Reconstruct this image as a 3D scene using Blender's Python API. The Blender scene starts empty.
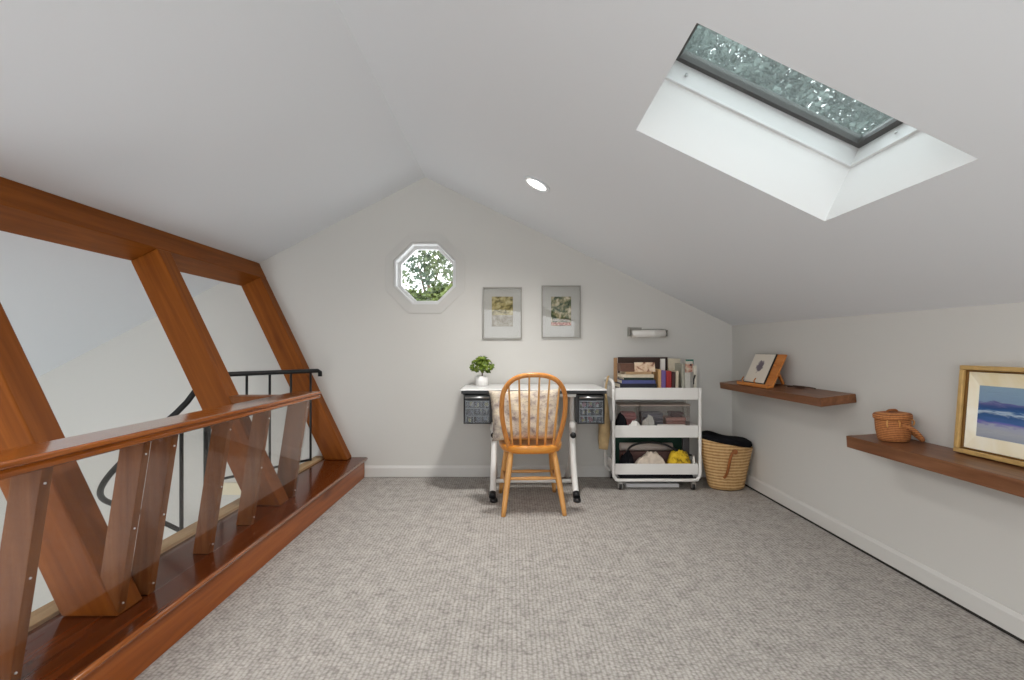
import bpy, bmesh, math, random
from mathutils import Vector, Matrix, Euler
random.seed(7)
PI = math.pi
C = bpy.context.scene.collection
sc = bpy.context.scene

# ------------------------------------------------------------------ materials
def srgb(r, g, b):
    f = lambda c: (c/255/12.92) if c/255 <= 0.04045 else ((c/255+0.055)/1.055)**2.4
    return (f(r), f(g), f(b), 1)

def new_mat(name):
    m = bpy.data.materials.new(name); m.use_nodes = True
    nt = m.node_tree
    return m, nt, nt.nodes['Principled BSDF']

def N(nt, kind, **kw):
    n = nt.nodes.new(kind)
    for k, v in kw.items():
        if hasattr(n, k): setattr(n, k, v)
        else: n.inputs[k].default_value = v
    return n

def ramp(nt, stops):
    r = nt.nodes.new('ShaderNodeValToRGB'); e = r.color_ramp.elements
    while len(e) < len(stops): e.new(0.5)
    for i, (p, c) in enumerate(stops):
        e[i].position = p; e[i].color = c
    return r

def bump(nt, b, height, strength, dist=0.002):
    n = N(nt, 'ShaderNodeBump'); n.inputs['Strength'].default_value = strength
    n.inputs['Distance'].default_value = dist
    nt.links.new(height, n.inputs['Height']); nt.links.new(n.outputs[0], b.inputs['Normal'])

def coords(nt, scale=(1, 1, 1), jitter=True, src='Object', rot=(0, 0, 0)):
    tc = N(nt, 'ShaderNodeTexCoord')
    mp = N(nt, 'ShaderNodeMapping'); mp.inputs['Scale'].default_value = scale
    mp.inputs['Rotation'].default_value = rot
    nt.links.new(tc.outputs[src], mp.inputs[0])
    if jitter:
        oi = N(nt, 'ShaderNodeObjectInfo')
        ml = N(nt, 'ShaderNodeMath', operation='MULTIPLY'); ml.inputs[1].default_value = 37.0
        nt.links.new(oi.outputs['Random'], ml.inputs[0])
        nt.links.new(ml.outputs[0], mp.inputs['Location'])
    return mp.outputs[0]

def plain(name, col, rough=0.6, metal=0.0, noise=0.0, spec=0.5, nscale=40):
    m, nt, b = new_mat(name)
    b.inputs['Base Color'].default_value = col
    b.inputs['Roughness'].default_value = rough; b.inputs['Metallic'].default_value = metal
    b.inputs['Specular IOR Level'].default_value = spec
    nz = N(nt, 'ShaderNodeTexNoise'); nz.inputs['Scale'].default_value = nscale
    nt.links.new(coords(nt, jitter=False), nz.inputs['Vector'])
    if noise > 0:
        lo = tuple(c*(1-noise) for c in col[:3])+(1,); hi = tuple(min(1, c*(1+noise)) for c in col[:3])+(1,)
        r = ramp(nt, [(0.3, lo), (0.7, hi)])
        nt.links.new(nz.outputs['Fac'], r.inputs[0]); nt.links.new(r.outputs[0], b.inputs['Base Color'])
    else:
        bump(nt, b, nz.outputs['Fac'], 0.05, 0.001)
    return m

def wood(name, dark, mid, light, axis='z', rough=0.4, coat=0.0, fine=1.0, knots=True):
    m, nt, b = new_mat(name)
    a, l = 16.0*fine, 0.9*fine
    s = {'x': (l, a, a), 'y': (a, l, a), 'z': (a, a, l)}[axis]
    v = coords(nt, s)
    n1 = N(nt, 'ShaderNodeTexNoise'); n1.inputs['Scale'].default_value = 1.6
    n1.inputs['Detail'].default_value = 6; n1.inputs['Roughness'].default_value = 0.6; n1.inputs['Distortion'].default_value = 0.7
    nt.links.new(v, n1.inputs['Vector'])
    r = ramp(nt, [(0.25, dark), (0.5, mid), (0.78, light)])
    nt.links.new(n1.outputs['Fac'], r.inputs[0])
    out = r.outputs[0]
    if knots:
        s2 = {'x': (1.3, 5, 5), 'y': (5, 1.3, 5), 'z': (5, 5, 1.3)}[axis]
        v2 = coords(nt, s2)
        vo = N(nt, 'ShaderNodeTexVoronoi'); vo.inputs['Scale'].default_value = 1.0
        nt.links.new(v2, vo.inputs['Vector'])
        kr = ramp(nt, [(0.0, (0.30, 0.22, 0.18, 1)), (0.10, (0.75, 0.7, 0.66, 1)), (0.17, (1, 1, 1, 1))])
        nt.links.new(vo.outputs['Distance'], kr.inputs[0])
        mx = N(nt, 'ShaderNodeMix', data_type='RGBA', blend_type='MULTIPLY'); mx.inputs[0].default_value = 0.8
        nt.links.new(out, mx.inputs[6]); nt.links.new(kr.outputs[0], mx.inputs[7]); out = mx.outputs[2]
    nt.links.new(out, b.inputs['Base Color'])
    b.inputs['Roughness'].default_value = rough
    b.inputs['Specular IOR Level'].default_value = 0.15
    b.inputs['Coat Weight'].default_value = coat; b.inputs['Coat Roughness'].default_value = 0.1
    bump(nt, b, n1.outputs['Fac'], 0.12, 0.002)
    return m

def clear(name, tint=(0.95, 0.95, 0.95, 1), haze=0.0, haze_col=(0.8, 0.8, 0.8, 1), ior=1.45, rough=0.02):
    m, nt, b = new_mat(name); nt.nodes.remove(b)
    out = nt.nodes['Material Output']
    tr = N(nt, 'ShaderNodeBsdfTransparent'); tr.inputs[0].default_value = tint
    gl = N(nt, 'ShaderNodeBsdfGlossy'); gl.inputs['Roughness'].default_value = rough
    lw = N(nt, 'ShaderNodeLayerWeight'); lw.inputs['Blend'].default_value = 0.5   # facing = 1-|N.I| : the same from both sides
    pw = N(nt, 'ShaderNodeMath', operation='POWER'); pw.inputs[1].default_value = 5
    nt.links.new(lw.outputs['Facing'], pw.inputs[0])
    f0 = ((ior-1)/(ior+1))**2
    fr = N(nt, 'ShaderNodeMath', operation='MULTIPLY_ADD'); fr.inputs[1].default_value = 1-f0; fr.inputs[2].default_value = f0
    nt.links.new(pw.outputs[0], fr.inputs[0])
    base = tr.outputs[0]
    if haze > 0:
        df = N(nt, 'ShaderNodeBsdfDiffuse'); df.inputs[0].default_value = haze_col
        m0 = N(nt, 'ShaderNodeMixShader'); m0.inputs[0].default_value = haze
        nt.links.new(tr.outputs[0], m0.inputs[1]); nt.links.new(df.outputs[0], m0.inputs[2]); base = m0.outputs[0]
    mx = N(nt, 'ShaderNodeMixShader')
    nt.links.new(fr.outputs[0], mx.inputs[0]); nt.links.new(base, mx.inputs[1]); nt.links.new(gl.outputs[0], mx.inputs[2])
    nt.links.new(mx.outputs[0], out.inputs[0])
    return m

def patchwork(name, stops, scale=(6, 6, 6), rough=0.7, detail=4, nscale=1.0, distort=0.5):
    m, nt, b = new_mat(name)
    n1 = N(nt, 'ShaderNodeTexNoise'); n1.inputs['Scale'].default_value = nscale
    n1.inputs['Detail'].default_value = detail; n1.inputs['Distortion'].default_value = distort
    nt.links.new(coords(nt, scale, jitter=False), n1.inputs['Vector'])
    r = ramp(nt, stops); nt.links.new(n1.outputs['Fac'], r.inputs[0])
    nt.links.new(r.outputs[0], b.inputs['Base Color']); b.inputs['Roughness'].default_value = rough
    return m

M = {}
def paint(name, col):
    m, nt, b = new_mat(name)
    b.inputs['Base Color'].default_value = col; b.inputs['Roughness'].default_value = 0.85
    b.inputs['Specular IOR Level'].default_value = 0.25
    nz = N(nt, 'ShaderNodeTexNoise'); nz.inputs['Scale'].default_value = 220
    nt.links.new(coords(nt, jitter=False), nz.inputs['Vector']); bump(nt, b, nz.outputs['Fac'], 0.06, 0.001)
    return m
M['wall'] = paint('wall_paint', (0.62, 0.61, 0.58, 1))
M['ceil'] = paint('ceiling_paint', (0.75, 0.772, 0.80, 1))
M['shaft'] = paint('shaft_paint', (0.77, 0.76, 0.755, 1))
M['casing'] = paint('casing_paint', (0.60, 0.59, 0.565, 1))
M['trim'] = plain('trim_paint', (0.64, 0.63, 0.605, 1), 0.5)
M['white_trim'] = plain('white_trim', (0.70, 0.70, 0.70, 1), 0.35)
M['pale_floor'] = plain('pale_floor', (0.62, 0.66, 0.68, 1), 0.5)

def carpet():
    m, nt, b = new_mat('berber_carpet')
    tc = N(nt, 'ShaderNodeTexCoord')
    nz = N(nt, 'ShaderNodeTexNoise'); nz.inputs['Scale'].default_value = 14; nz.inputs['Detail'].default_value = 2
    nt.links.new(tc.outputs['Object'], nz.inputs['Vector'])
    vo = N(nt, 'ShaderNodeTexVoronoi'); vo.inputs['Scale'].default_value = 1.0; vo.inputs['Randomness'].default_value = 0.95
    mp = N(nt, 'ShaderNodeMapping'); mp.inputs['Scale'].default_value = (75, 110, 1); mp.inputs['Rotation'].default_value = (0, 0, 0.02)
    nt.links.new(tc.outputs['Object'], mp.inputs[0]); nt.links.new(mp.outputs[0], vo.inputs['Vector'])
    r = ramp(nt, [(0.0, (0.50, 0.47, 0.44, 1)), (0.45, (0.44, 0.41, 0.38, 1)), (0.9, (0.30, 0.275, 0.255, 1))])
    nt.links.new(vo.outputs['Distance'], r.inputs[0])
    r2 = ramp(nt, [(0.3, (0.86, 0.86, 0.86, 1)), (0.7, (1.08, 1.08, 1.08, 1))])
    nt.links.new(nz.outputs['Fac'], r2.inputs[0])
    mx = N(nt, 'ShaderNodeMix', data_type='RGBA', blend_type='MULTIPLY'); mx.inputs[0].default_value = 1
    nt.links.new(r.outputs[0], mx.inputs[6]); nt.links.new(r2.outputs[0], mx.inputs[7])
    wv = N(nt, 'ShaderNodeTexWave', bands_direction='X'); wv.inputs['Scale'].default_value = 18.5; wv.inputs['Distortion'].default_value = 1.6
    nt.links.new(tc.outputs['Object'], wv.inputs['Vector'])
    r3 = ramp(nt, [(0.0, (0.84, 0.835, 0.83, 1)), (0.6, (1.05, 1.06, 1.06, 1))]); nt.links.new(wv.outputs['Fac'], r3.inputs[0])
    m3 = N(nt, 'ShaderNodeMix', data_type='RGBA', blend_type='MULTIPLY'); m3.inputs[0].default_value = 1
    nt.links.new(mx.outputs[2], m3.inputs[6]); nt.links.new(r3.outputs[0], m3.inputs[7])
    nt.links.new(m3.outputs[2], b.inputs['Base Color']); b.inputs['Roughness'].default_value = 1
    b.inputs['Specular IOR Level'].default_value = 0.1
    inv = N(nt, 'ShaderNodeMath', operation='SUBTRACT'); inv.inputs[0].default_value = 1
    nt.links.new(vo.outputs['Distance'], inv.inputs[1]); bump(nt, b, inv.outputs[0], 0.5, 0.006)
    return m
M['carpet'] = carpet()
M['gap'] = plain('painted_gap_shade', (0.02, 0.018, 0.015, 1), 0.9)  # near-black standing in for the shade under the baseboard

T_D, T_M, T_L = srgb(106, 54, 13), srgb(125, 67, 18), srgb(144, 82, 27)
M['timber'] = wood('stained_timber', T_D, T_M, T_L, 'z', 0.5, 0.0)
M['timber_y'] = wood('stained_timber_long', T_D, T_M, T_L, 'y', 0.5, 0.0)
M['rail_wood'] = wood('varnished_rail', srgb(108, 52, 11), srgb(146, 78, 22), srgb(172, 102, 40), 'y', 0.2, 1.0, 1.3)
M['step_top'] = wood('dark_varnished_tread', srgb(60, 24, 6), srgb(84, 36, 11), srgb(106, 50, 18), 'y', 0.16, 0.35, 1.1, False)
M['step_face'] = wood('varnished_riser', srgb(116, 56, 11), srgb(144, 74, 20), srgb(164, 92, 32), 'y', 0.3, 0.4, 0.9)
M['raw_strip'] = wood('raw_wood_strip', srgb(150, 122, 88), srgb(176, 148, 112), srgb(196, 170, 136), 'y', 0.6, 0, 1, False)
M['picket'] = wood('picket_wood', srgb(102, 56, 26), srgb(124, 74, 38), srgb(142, 90, 50), 'z', 0.4, 0.1, 1.2, False)
M['shelf'] = wood('walnut_shelf', srgb(98, 62, 40), srgb(120, 79, 53), srgb(144, 101, 72), 'y', 0.36, 0.15, 1.1, False)
M['oak_z'] = wood('honey_oak', srgb(188, 130, 66), srgb(212, 156, 92), srgb(226, 178, 116), 'z', 0.3, 0.3, 1.6, False)
M['oak_x'] = wood('honey_oak_cross', srgb(176, 114, 52), srgb(204, 144, 78), srgb(222, 170, 104), 'x', 0.3, 0.3, 1.6, False)
M['oak_hoop'] = wood('honey_oak_hoop', srgb(174, 108, 50), srgb(200, 134, 70), srgb(216, 158, 94), 'z', 0.3, 0.3, 1.2, False)
M['oak_seat'] = wood('orange_oak_seat', srgb(196, 118, 36), srgb(218, 142, 56), srgb(230, 164, 80), 'x', 0.28, 0.4, 1.2, False)
M['stand_wood'] = wood('orange_stand_wood', srgb(170, 96, 40), srgb(198, 124, 60), srgb(214, 148, 84), 'y', 0.4, 0.1, 1.6, False)
M['acrylic'] = clear('clear_acrylic', (0.95, 0.945, 0.935, 1), 0.0)
M['glass'] = clear('window_glass', (0.97, 0.98, 0.98, 1))
M['sky_glass'] = clear('skylight_glass', (0.90, 0.95, 0.95, 1), 0.20, (0.50, 0.57, 0.57, 1))
M['pic_glass'] = clear('picture_glass', (0.97, 0.97, 0.97, 1))
M['bin'] = clear('clear_plastic', (0.95, 0.94, 0.93, 1), 0.05, (0.75, 0.72, 0.70, 1), 1.35, 0.15)
M['drawer'] = clear('clear_drawer_plastic', (0.86, 0.88, 0.90, 1), 0.10, (0.5, 0.53, 0.57, 1), 1.3, 0.15)
M['black_metal'] = plain('black_metal', (0.012, 0.013, 0.014, 1), 0.45, 0.3)
M['dark_sash'] = plain('dark_sash', (0.075, 0.073, 0.07, 1), 0.5)
M['white_metal'] = plain('white_powder_coat', (0.80, 0.79, 0.76, 1), 0.35)
M['white_top'] = plain('white_desktop', (0.78, 0.78, 0.77, 1), 0.18)
M['black_plastic'] = plain('black_plastic', (0.012, 0.012, 0.013, 1), 0.4)
M['chrome'] = plain('brushed_metal', (0.6, 0.6, 0.6, 1), 0.3, 1.0)
M['silver_frame'] = plain('silver_frame', (0.30, 0.29, 0.26, 1), 0.45, 0.4)
M['mat_board'] = plain('mat_board', (0.47, 0.465, 0.435, 1), 0.9)
M['white_cer'] = plain('white_ceramic', (0.80, 0.79, 0.77, 1), 0.3)
M['paper'] = plain('white_paper', (0.80, 0.78, 0.74, 1), 0.9)
M['pages'] = plain('book_pages', (0.70, 0.63, 0.50, 1), 0.9, noise=0.12, nscale=200)
M['black_cloth'] = plain('black_cloth', (0.008, 0.008, 0.010, 1), 0.95, spec=0.1)
M['gold'] = plain('gold_leaf', srgb(206, 170, 108), 0.4, 0.35, 0.10)
M['liner'] = patchwork('cream_gilt_liner', [(0.35, srgb(236, 222, 184)), (0.65, srgb(250, 245, 230))], (5, 5, 5), 0.35)
M['stem'] = plain('bark', srgb(86, 66, 46), 0.9, noise=0.25)
def emis(name, col, s):
    m, nt, b = new_mat(name)
    b.inputs['Base Color'].default_value = col
    b.inputs['Emission Color'].default_value = col; b.inputs['Emission Strength'].default_value = s
    return m
M['lamp'] = emis('lit_diffuser', (1, 0.97, 0.92, 1), 6.0)

def leaf_mat(name, a, b_, scale=3.0):
    m, nt, b = new_mat(name)
    n1 = N(nt, 'ShaderNodeTexNoise'); n1.inputs['Scale'].default_value = scale; n1.inputs['Detail'].default_value = 3
    nt.links.new(coords(nt, jitter=False), n1.inputs['Vector'])
    r = ramp(nt, [(0.35, a), (0.65, b_)]); nt.links.new(n1.outputs['Fac'], r.inputs[0])
    nt.links.new(r.outputs[0], b.inputs['Base Color']); b.inputs['Roughness'].default_value = 0.6
    return m
M['leaf_plant'] = leaf_mat('pot_plant_leaf', srgb(58, 84, 18), srgb(138, 158, 54), 45)
M['leaf_dark'] = leaf_mat('tree_leaf', srgb(62, 82, 66), srgb(112, 124, 84), 2.5)
M['leaf_light'] = leaf_mat('sunlit_leaf', srgb(64, 84, 26), srgb(108, 122, 58), 3)
M['leaf_sky'] = leaf_mat('canopy_leaf', srgb(92, 104, 99), srgb(112, 124, 118), 1.5)

def weave(name, dark, mid, light, rows=60, cols=90, rough=0.75):
    m, nt, b = new_mat(name)
    w = N(nt, 'ShaderNodeTexWave', wave_type='BANDS', bands_direction='Z'); w.inputs['Scale'].default_value = rows
    w.inputs['Distortion'].default_value = 1.2; w.inputs['Detail'].default_value = 2; w.inputs['Detail Scale'].default_value = 2
    nt.links.new(coords(nt, jitter=False), w.inputs['Vector'])
    n1 = N(nt, 'ShaderNodeTexNoise'); n1.inputs['Scale'].default_value = cols; n1.inputs['Detail'].default_value = 2
    nt.links.new(coords(nt, (1, 1, 0.4), jitter=False), n1.inputs['Vector'])
    ad = N(nt, 'ShaderNodeMath', operation='MULTIPLY_ADD'); ad.inputs[1].default_value = 0.55
    ml = N(nt, 'ShaderNodeMath', operation='MULTIPLY'); ml.inputs[1].default_value = 0.5
    nt.links.new(n1.outputs['Fac'], ml.inputs[0])
    nt.links.new(w.outputs['Fac'], ad.inputs[0]); nt.links.new(ml.outputs[0], ad.inputs[2])
    r = ramp(nt, [(0.2, dark), (0.5, mid), (0.8, light)]); nt.links.new(ad.outputs[0], r.inputs[0])
    nt.links.new(r.outputs[0], b.inputs['Base Color']); b.inputs['Roughness'].default_value = rough
    bump(nt, b, ad.outputs[0], 0.6, 0.004)
    return m
M['straw'] = weave('woven_straw', srgb(158, 118, 70), srgb(190, 150, 98), srgb(212, 178, 128), 14, 60)
M['wicker'] = weave('brown_wicker', srgb(112, 62, 28), srgb(172, 104, 54), srgb(196, 132, 76), 38, 120)
M['leather'] = plain('tan_leather', srgb(150, 88, 40), 0.55, noise=0.15)

# ------------------------------------------------------------------ mesh helpers
def add_box(bm, x0, x1, y0, y1, z0, z1):
    v = [bm.verts.new(p) for p in ((x0,y0,z0),(x1,y0,z0),(x1,y1,z0),(x0,y1,z0),(x0,y0,z1),(x1,y0,z1),(x1,y1,z1),(x0,y1,z1))]
    for f in ((3,2,1,0),(4,5,6,7),(0,1,5,4),(1,2,6,5),(2,3,7,6),(3,0,4,7)):
        bm.faces.new([v[i] for i in f])
    return v
def bx(*a):
    bm = bmesh.new(); add_box(bm, *a); return bm

def add_tube(bm, pts, r, n=12, closed=False, sx=1.0, smooth=True):
    pts = [Vector(p) for p in pts]; m = len(pts)
    rs = r if isinstance(r, (list, tuple)) else [r]*m
    tang = []
    for i in range(m):
        if closed: t = pts[(i+1) % m]-pts[i-1]
        else: t = pts[min(i+1, m-1)]-pts[max(i-1, 0)]
        tang.append(t.normalized())
    up = Vector((0, 0, 1)) if abs(tang[0].z) < 0.9 else Vector((0, 1, 0))
    x = (up-tang[0]*up.dot(tang[0])).normalized(); rings = []
    for i in range(m):
        x = (x-tang[i]*x.dot(tang[i])).normalized(); y = tang[i].cross(x)
        rings.append([bm.verts.new(pts[i]+(x*math.cos(a)*sx+y*math.sin(a))*rs[i]) for a in [2*PI*k/n for k in range(n)]])
    rng = range(m) if closed else range(m-1)
    for i in rng:
        a, b = rings[i], rings[(i+1) % m]
        for k in range(n):
            f = bm.faces.new((a[k], a[(k+1) % n], b[(k+1) % n], b[k])); f.smooth = smooth
    if not closed:
        bm.faces.new(rings[0][::-1]); bm.faces.new(rings[-1])
def tube(pts, r, **k):
    bm = bmesh.new(); add_tube(bm, pts, r, **k); return bm

def spline(ctrl, n=8, closed=False):
    P = [Vector(c) for c in ctrl]; out = []; m = len(P)
    seg = m if closed else m-1
    for i in range(seg):
        p1, p2 = P[i], P[(i+1) % m]
        p0 = P[i-1] if (closed or i > 0) else p1*2-p2
        p3 = P[(i+2) % m] if (closed or i+2 < m) else p2*2-p1
        for k in range(n):
            t = k/n
            out.append(0.5*((2*p1)+(p2-p0)*t+(2*p0-5*p1+4*p2-p3)*t*t+(3*p1-p0-3*p2+p3)*t**3))
    if not closed: out.append(P[-1])
    return out

def add_lathe(bm, prof, n=32, c=(0, 0, 0), sx=1.0, sy=1.0, smooth=True):
    rings = []
    for (r, z) in prof:
        if r < 1e-6: rings.append([bm.verts.new((c[0], c[1], c[2]+z))])
        else: rings.append([bm.verts.new((c[0]+r*sx*math.cos(2*PI*k/n), c[1]+r*sy*math.sin(2*PI*k/n), c[2]+z)) for k in range(n)])
    for a, b in zip(rings, rings[1:]):
        for k in range(n):
            j = (k+1) % n
            if len(a) == 1 and len(b) == 1: continue
            if len(a) == 1: f = bm.faces.new((a[0], b[j], b[k]))
            elif len(b) == 1: f = bm.faces.new((a[k], a[j], b[0]))
            else: f = bm.faces.new((a[k], a[j], b[j], b[k]))
            f.smooth = smooth
def lathe(prof, **k):
    bm = bmesh.new(); add_lathe(bm, prof, **k); return bm

def add_prism(bm, poly, d):       # poly: list of 3-D points, d: extrusion vector
    d = Vector(d); a = [bm.verts.new(p) for p in poly]; b = [bm.verts.new(Vector(p)+d) for p in poly]
    bm.faces.new(a[::-1]); bm.faces.new(b)
    n = len(poly)
    for i in range(n): bm.faces.new((a[i], a[(i+1) % n], b[(i+1) % n], b[i]))
def prism(poly, d):
    bm = bmesh.new(); add_prism(bm, poly, d); return bm

def quads(faces):
    bm = bmesh.new(); cache = {}
    def V(p):
        k = tuple(round(c, 5) for c in p)
        if k not in cache: cache[k] = bm.verts.new(p)
        return cache[k]
    for f in faces: bm.faces.new([V(p) for p in f])
    return bm

def obj(name, bm, mat, parent=None, bevel=0.0, loc=None, rot=None, segs=2, recalc=True):
    if recalc: bmesh.ops.recalc_face_normals(bm, faces=bm.faces)
    me = bpy.data.meshes.new(name); bm.to_mesh(me); bm.free()
    o = bpy.data.objects.new(name, me); C.objects.link(o)
    me.materials.append(M[mat] if isinstance(mat, str) else mat)
    if parent: o.parent = parent
    if loc is not None: o.location = loc
    if rot is not None: o.rotation_euler = rot
    if bevel:
        b = o.modifiers.new('bevel', 'BEVEL'); b.width = bevel; b.segments = segs; b.limit_method = 'ANGLE'
    return o

def tag(o, label, cat, group=None, kind=None):
    o['label'] = label; o['category'] = cat
    if group: o['group'] = group
    if kind: o['kind'] = kind
    return o
def thing(name, label, cat, loc=(0, 0, 0), rotz=0.0, group=None):
    o = bpy.data.objects.new(name, None); C.objects.link(o)
    o.empty_display_size = 0.05
    o.location = loc; o.rotation_euler = (0, 0, rotz)
    return tag(o, label, cat, group)
def struct(name, bm, mat, parent=None, bevel=0.0):
    o = obj(name, bm, mat, parent, bevel)
    if not parent: o['kind'] = 'structure'
    return o

def bar(name, p0, p1, wx, wy, xdir, mat, parent=None, bevel=0.003):
    """rectangular stick from p0 to p1 (parent space); local z runs along it so the grain follows it"""
    p0, p1 = Vector(p0), Vector(p1); z = (p1-p0); L = z.length; z.normalize()
    x = Vector(xdir); x = (x-z*x.dot(z)).normalized(); y = z.cross(x)
    o = obj(name, bx(-wx/2, wx/2, -wy/2, wy/2, -L/2, L/2), mat, parent, bevel)
    mt = Matrix((x, y, z)).transposed().to_4x4(); mt.translation = (p0+p1)/2
    o.matrix_basis = mt
    return o
def rod(name, p0, p1, r0, r1, mat, parent=None, prof=None, n=14):
    """turned stick; local z along it"""
    p0, p1 = Vector(p0), Vector(p1); z = (p1-p0); L = z.length
    prof = prof or [(0, 1), (1, 1)]
    pr = [(0, 0)]+[((r0+(r1-r0)*t)*k, L*t) for t, k in prof]+[(0, L)]
    o = obj(name, lathe(pr, n=n), mat, parent)
    o.matrix_basis = Matrix.Translation(p0) @ z.to_track_quat('Z', 'Y').to_matrix().to_4x4()
    return o

def add_leaves(bm, n, pick, size, rnd, flat=0.35):
    for _ in range(n):
        p = Vector(pick()); s = size*rnd.uniform(0.6, 1.3)
        e = Euler((rnd.uniform(-1, 1)*1.2, rnd.uniform(-1, 1)*1.2, rnd.uniform(0, 2*PI))).to_matrix()
        q = [e @ Vector(c)*s for c in ((0, -.5, 0), (flat, 0.0, .12), (0, .5, 0), (-flat, 0.0, .12))]
        v = [bm.verts.new(p+c) for c in q]
        bm.faces.new((v[0], v[1], v[2])); bm.faces.new((v[0], v[2], v[3]))

# ------------------------------------------------------------------ room shell
D = 3.9; RIDGE_X, RIDGE_Z = -0.705, 2.4325
YR = -1.1                                   # the room runs on behind the camera
def zr(x): return RIDGE_Z-0.4837*(x-RIDGE_X)
def zl(x): return RIDGE_Z+0.5176*(x-RIDGE_X)
def xw(y): return 1.855-0.018*y             # right knee wall
XL = -4.3                                   # far wall of the stairwell
LOW = -2.45

struct('floor', bx(-1.56, 1.9, YR, D, -0.22, 0.0), 'carpet')
struct('floor_lower', bx(XL-0.02, 1.9, YR, D, LOW-0.1, LOW), 'pale_floor')

# ceiling: left slope, right slope with the skylight opening
SX0, SX1, SY0, SY1 = 0.466, 1.177, 1.213, 1.812
def cr(x, y): return (x, y, zr(x))
fs = []
xs = [RIDGE_X, SX0, SX1]; ys = [YR, SY0, SY1, D]
for i in range(3):
    for j in range(3):
        if i == 1 and j == 1: continue
        def X(k, y): return xs[k] if k < 3 else xw(y)+0.02
        fs.append([cr(X(i, ys[j]), ys[j]), cr(X(i, ys[j+1]), ys[j+1]), cr(X(i+1, ys[j+1]), ys[j+1]), cr(X(i+1, ys[j]), ys[j])])
for j in range(3):
    fs.append([(XL-.02, ys[j], zl(XL-.02)), (XL-.02, ys[j+1], zl(XL-.02)), (RIDGE_X, ys[j+1], RIDGE_Z), (RIDGE_X, ys[j], RIDGE_Z)])
struct('ceiling', quads(fs), 'ceil')

# gable wall with the octagonal opening
WX, WZ = -0.705, 1.650
def octa(ap, y, dx=0.0, dz=0.0):
    R = ap/math.cos(PI/8)
    return [(WX+dx+R*math.cos(PI/8+k*PI/4), y, WZ+dz+R*math.sin(PI/8+k*PI/4)) for k in range(8)]
outer = [(1.9, D, zr(1.9)), (RIDGE_X+.0, D, RIDGE_Z), (XL-.02, D, zl(XL-.02)), (XL-.02, D, LOW), (1.9, D, LOW)]
o8 = octa(0.25, D)
# polygons between the opening and the outline
A0, A1, A2, A3, A4 = outer
struct('wall_back', quads([
    [A0, A1, o8[2], o8[1], o8[0]], [A1, A2, o8[4], o8[3], o8[2]], [A2, A3, o8[5], o8[4]],
    [A3, A4, o8[7], o8[6], o8[5]], [A4, A0, o8[0], o8[7]]]), 'wall')
struct('wall_right', quads([[(xw(YR), YR, LOW), (xw(D), D, LOW), (xw(D), D, zr(xw(D))), (xw(YR), YR, zr(xw(YR)))]]), 'wall')
struct('wall_left', quads([[(XL, YR, LOW), (XL, D, LOW), (XL, D, zl(XL)), (XL, YR, zl(XL))]]), 'wall')

ox0, ox1, oz = -1.0, 1.15, 1.75           # unglazed opening added in the unseen rear wall to let in sky fill
struct('wall_front', quads([[(-1.56, YR, 0), (ox0, YR, 0), (ox0, YR, oz), (-1.56, YR, oz)], [(XL, YR, 0), (-1.56, YR, 0), (-1.56, YR, oz), (XL, YR, zl(XL))],
    [(ox1, YR, 0), (1.9, YR, 0), (1.9, YR, zr(1.9)), (ox1, YR, zr(ox1))],
    [(-1.56, YR, oz), (ox0, YR, oz), (ox1, YR, oz), (ox1, YR, zr(ox1)), (RIDGE_X, YR, RIDGE_Z), (-1.56, YR, zl(-1.56))],
    ]), 'wall')
# baseboards
bb = bmesh.new()
add_prism(bb, [(-1.19, D, 0.004), (-1.19, D-.014, 0.004), (-1.19, D-.014, .075), (-1.19, D-.006, .092), (-1.19, D, .092)], (2.96, 0, 0))
struct('baseboard_back', bb, 'trim')
bb = bmesh.new()
y0 = YR
pf = lambda y: [(xw(y), y, .012), (xw(y)-.015, y, .012), (xw(y)-.015, y, .078), (xw(y)-.006, y, .094), (xw(y), y, .094)]
p0, p1 = pf(y0), pf(D-.016)
vs0 = [bb.verts.new(p) for p in p0]; vs1 = [bb.verts.new(p) for p in p1]
bb.faces.new(vs0); bb.faces.new(vs1[::-1])
for i in range(5): bb.faces.new((vs0[i], vs0[(i+1) % 5], vs1[(i+1) % 5], vs1[i]))
struct('baseboard_right', bb, 'trim')

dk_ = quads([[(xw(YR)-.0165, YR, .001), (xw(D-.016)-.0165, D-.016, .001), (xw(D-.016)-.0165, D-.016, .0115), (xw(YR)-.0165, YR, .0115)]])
o_ = obj('shade_strip', dk_, M['gap']); o_['kind'] = 'structure'  # dark strip that paints the shadow gap along the right baseboard
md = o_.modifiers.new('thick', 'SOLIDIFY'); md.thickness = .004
# octagonal window
def ring8(a_in, a_out, y_in, y_out, depth):
    bm = bmesh.new()
    loops = [octa(a_out, y_out), octa(a_in, y_in), octa(a_in, y_in+depth), octa(a_out, y_out+depth)]
    L = [[bm.verts.new(p) for p in l] for l in loops]
    for i in range(4):
        a, b = L[i], L[(i+1) % 4]
        for k in range(8): bm.faces.new((a[k], a[(k+1) % 8], b[(k+1) % 8], b[k]))
    return bm
w1 = bpy.data.objects.new('window_1', None); C.objects.link(w1); w1['kind'] = 'structure'
w1['label'] = 'octagonal white window in the gable wall'; w1['category'] = 'window'
obj('casing', ring8(0.252, 0.322, D-.014, D-.008, .026), 'casing', w1)
obj('jamb', ring8(0.236, 0.252, D+.0, D+.0, .15), 'white_trim', w1)
obj('sash', ring8(0.213, 0.238, D+.09, D+.09, .035), 'white_trim', w1)
g = bmesh.new(); add_prism(g, octa(0.216, D+.105), (0, .006, 0)); obj('pane', g, 'glass', w1)

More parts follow.
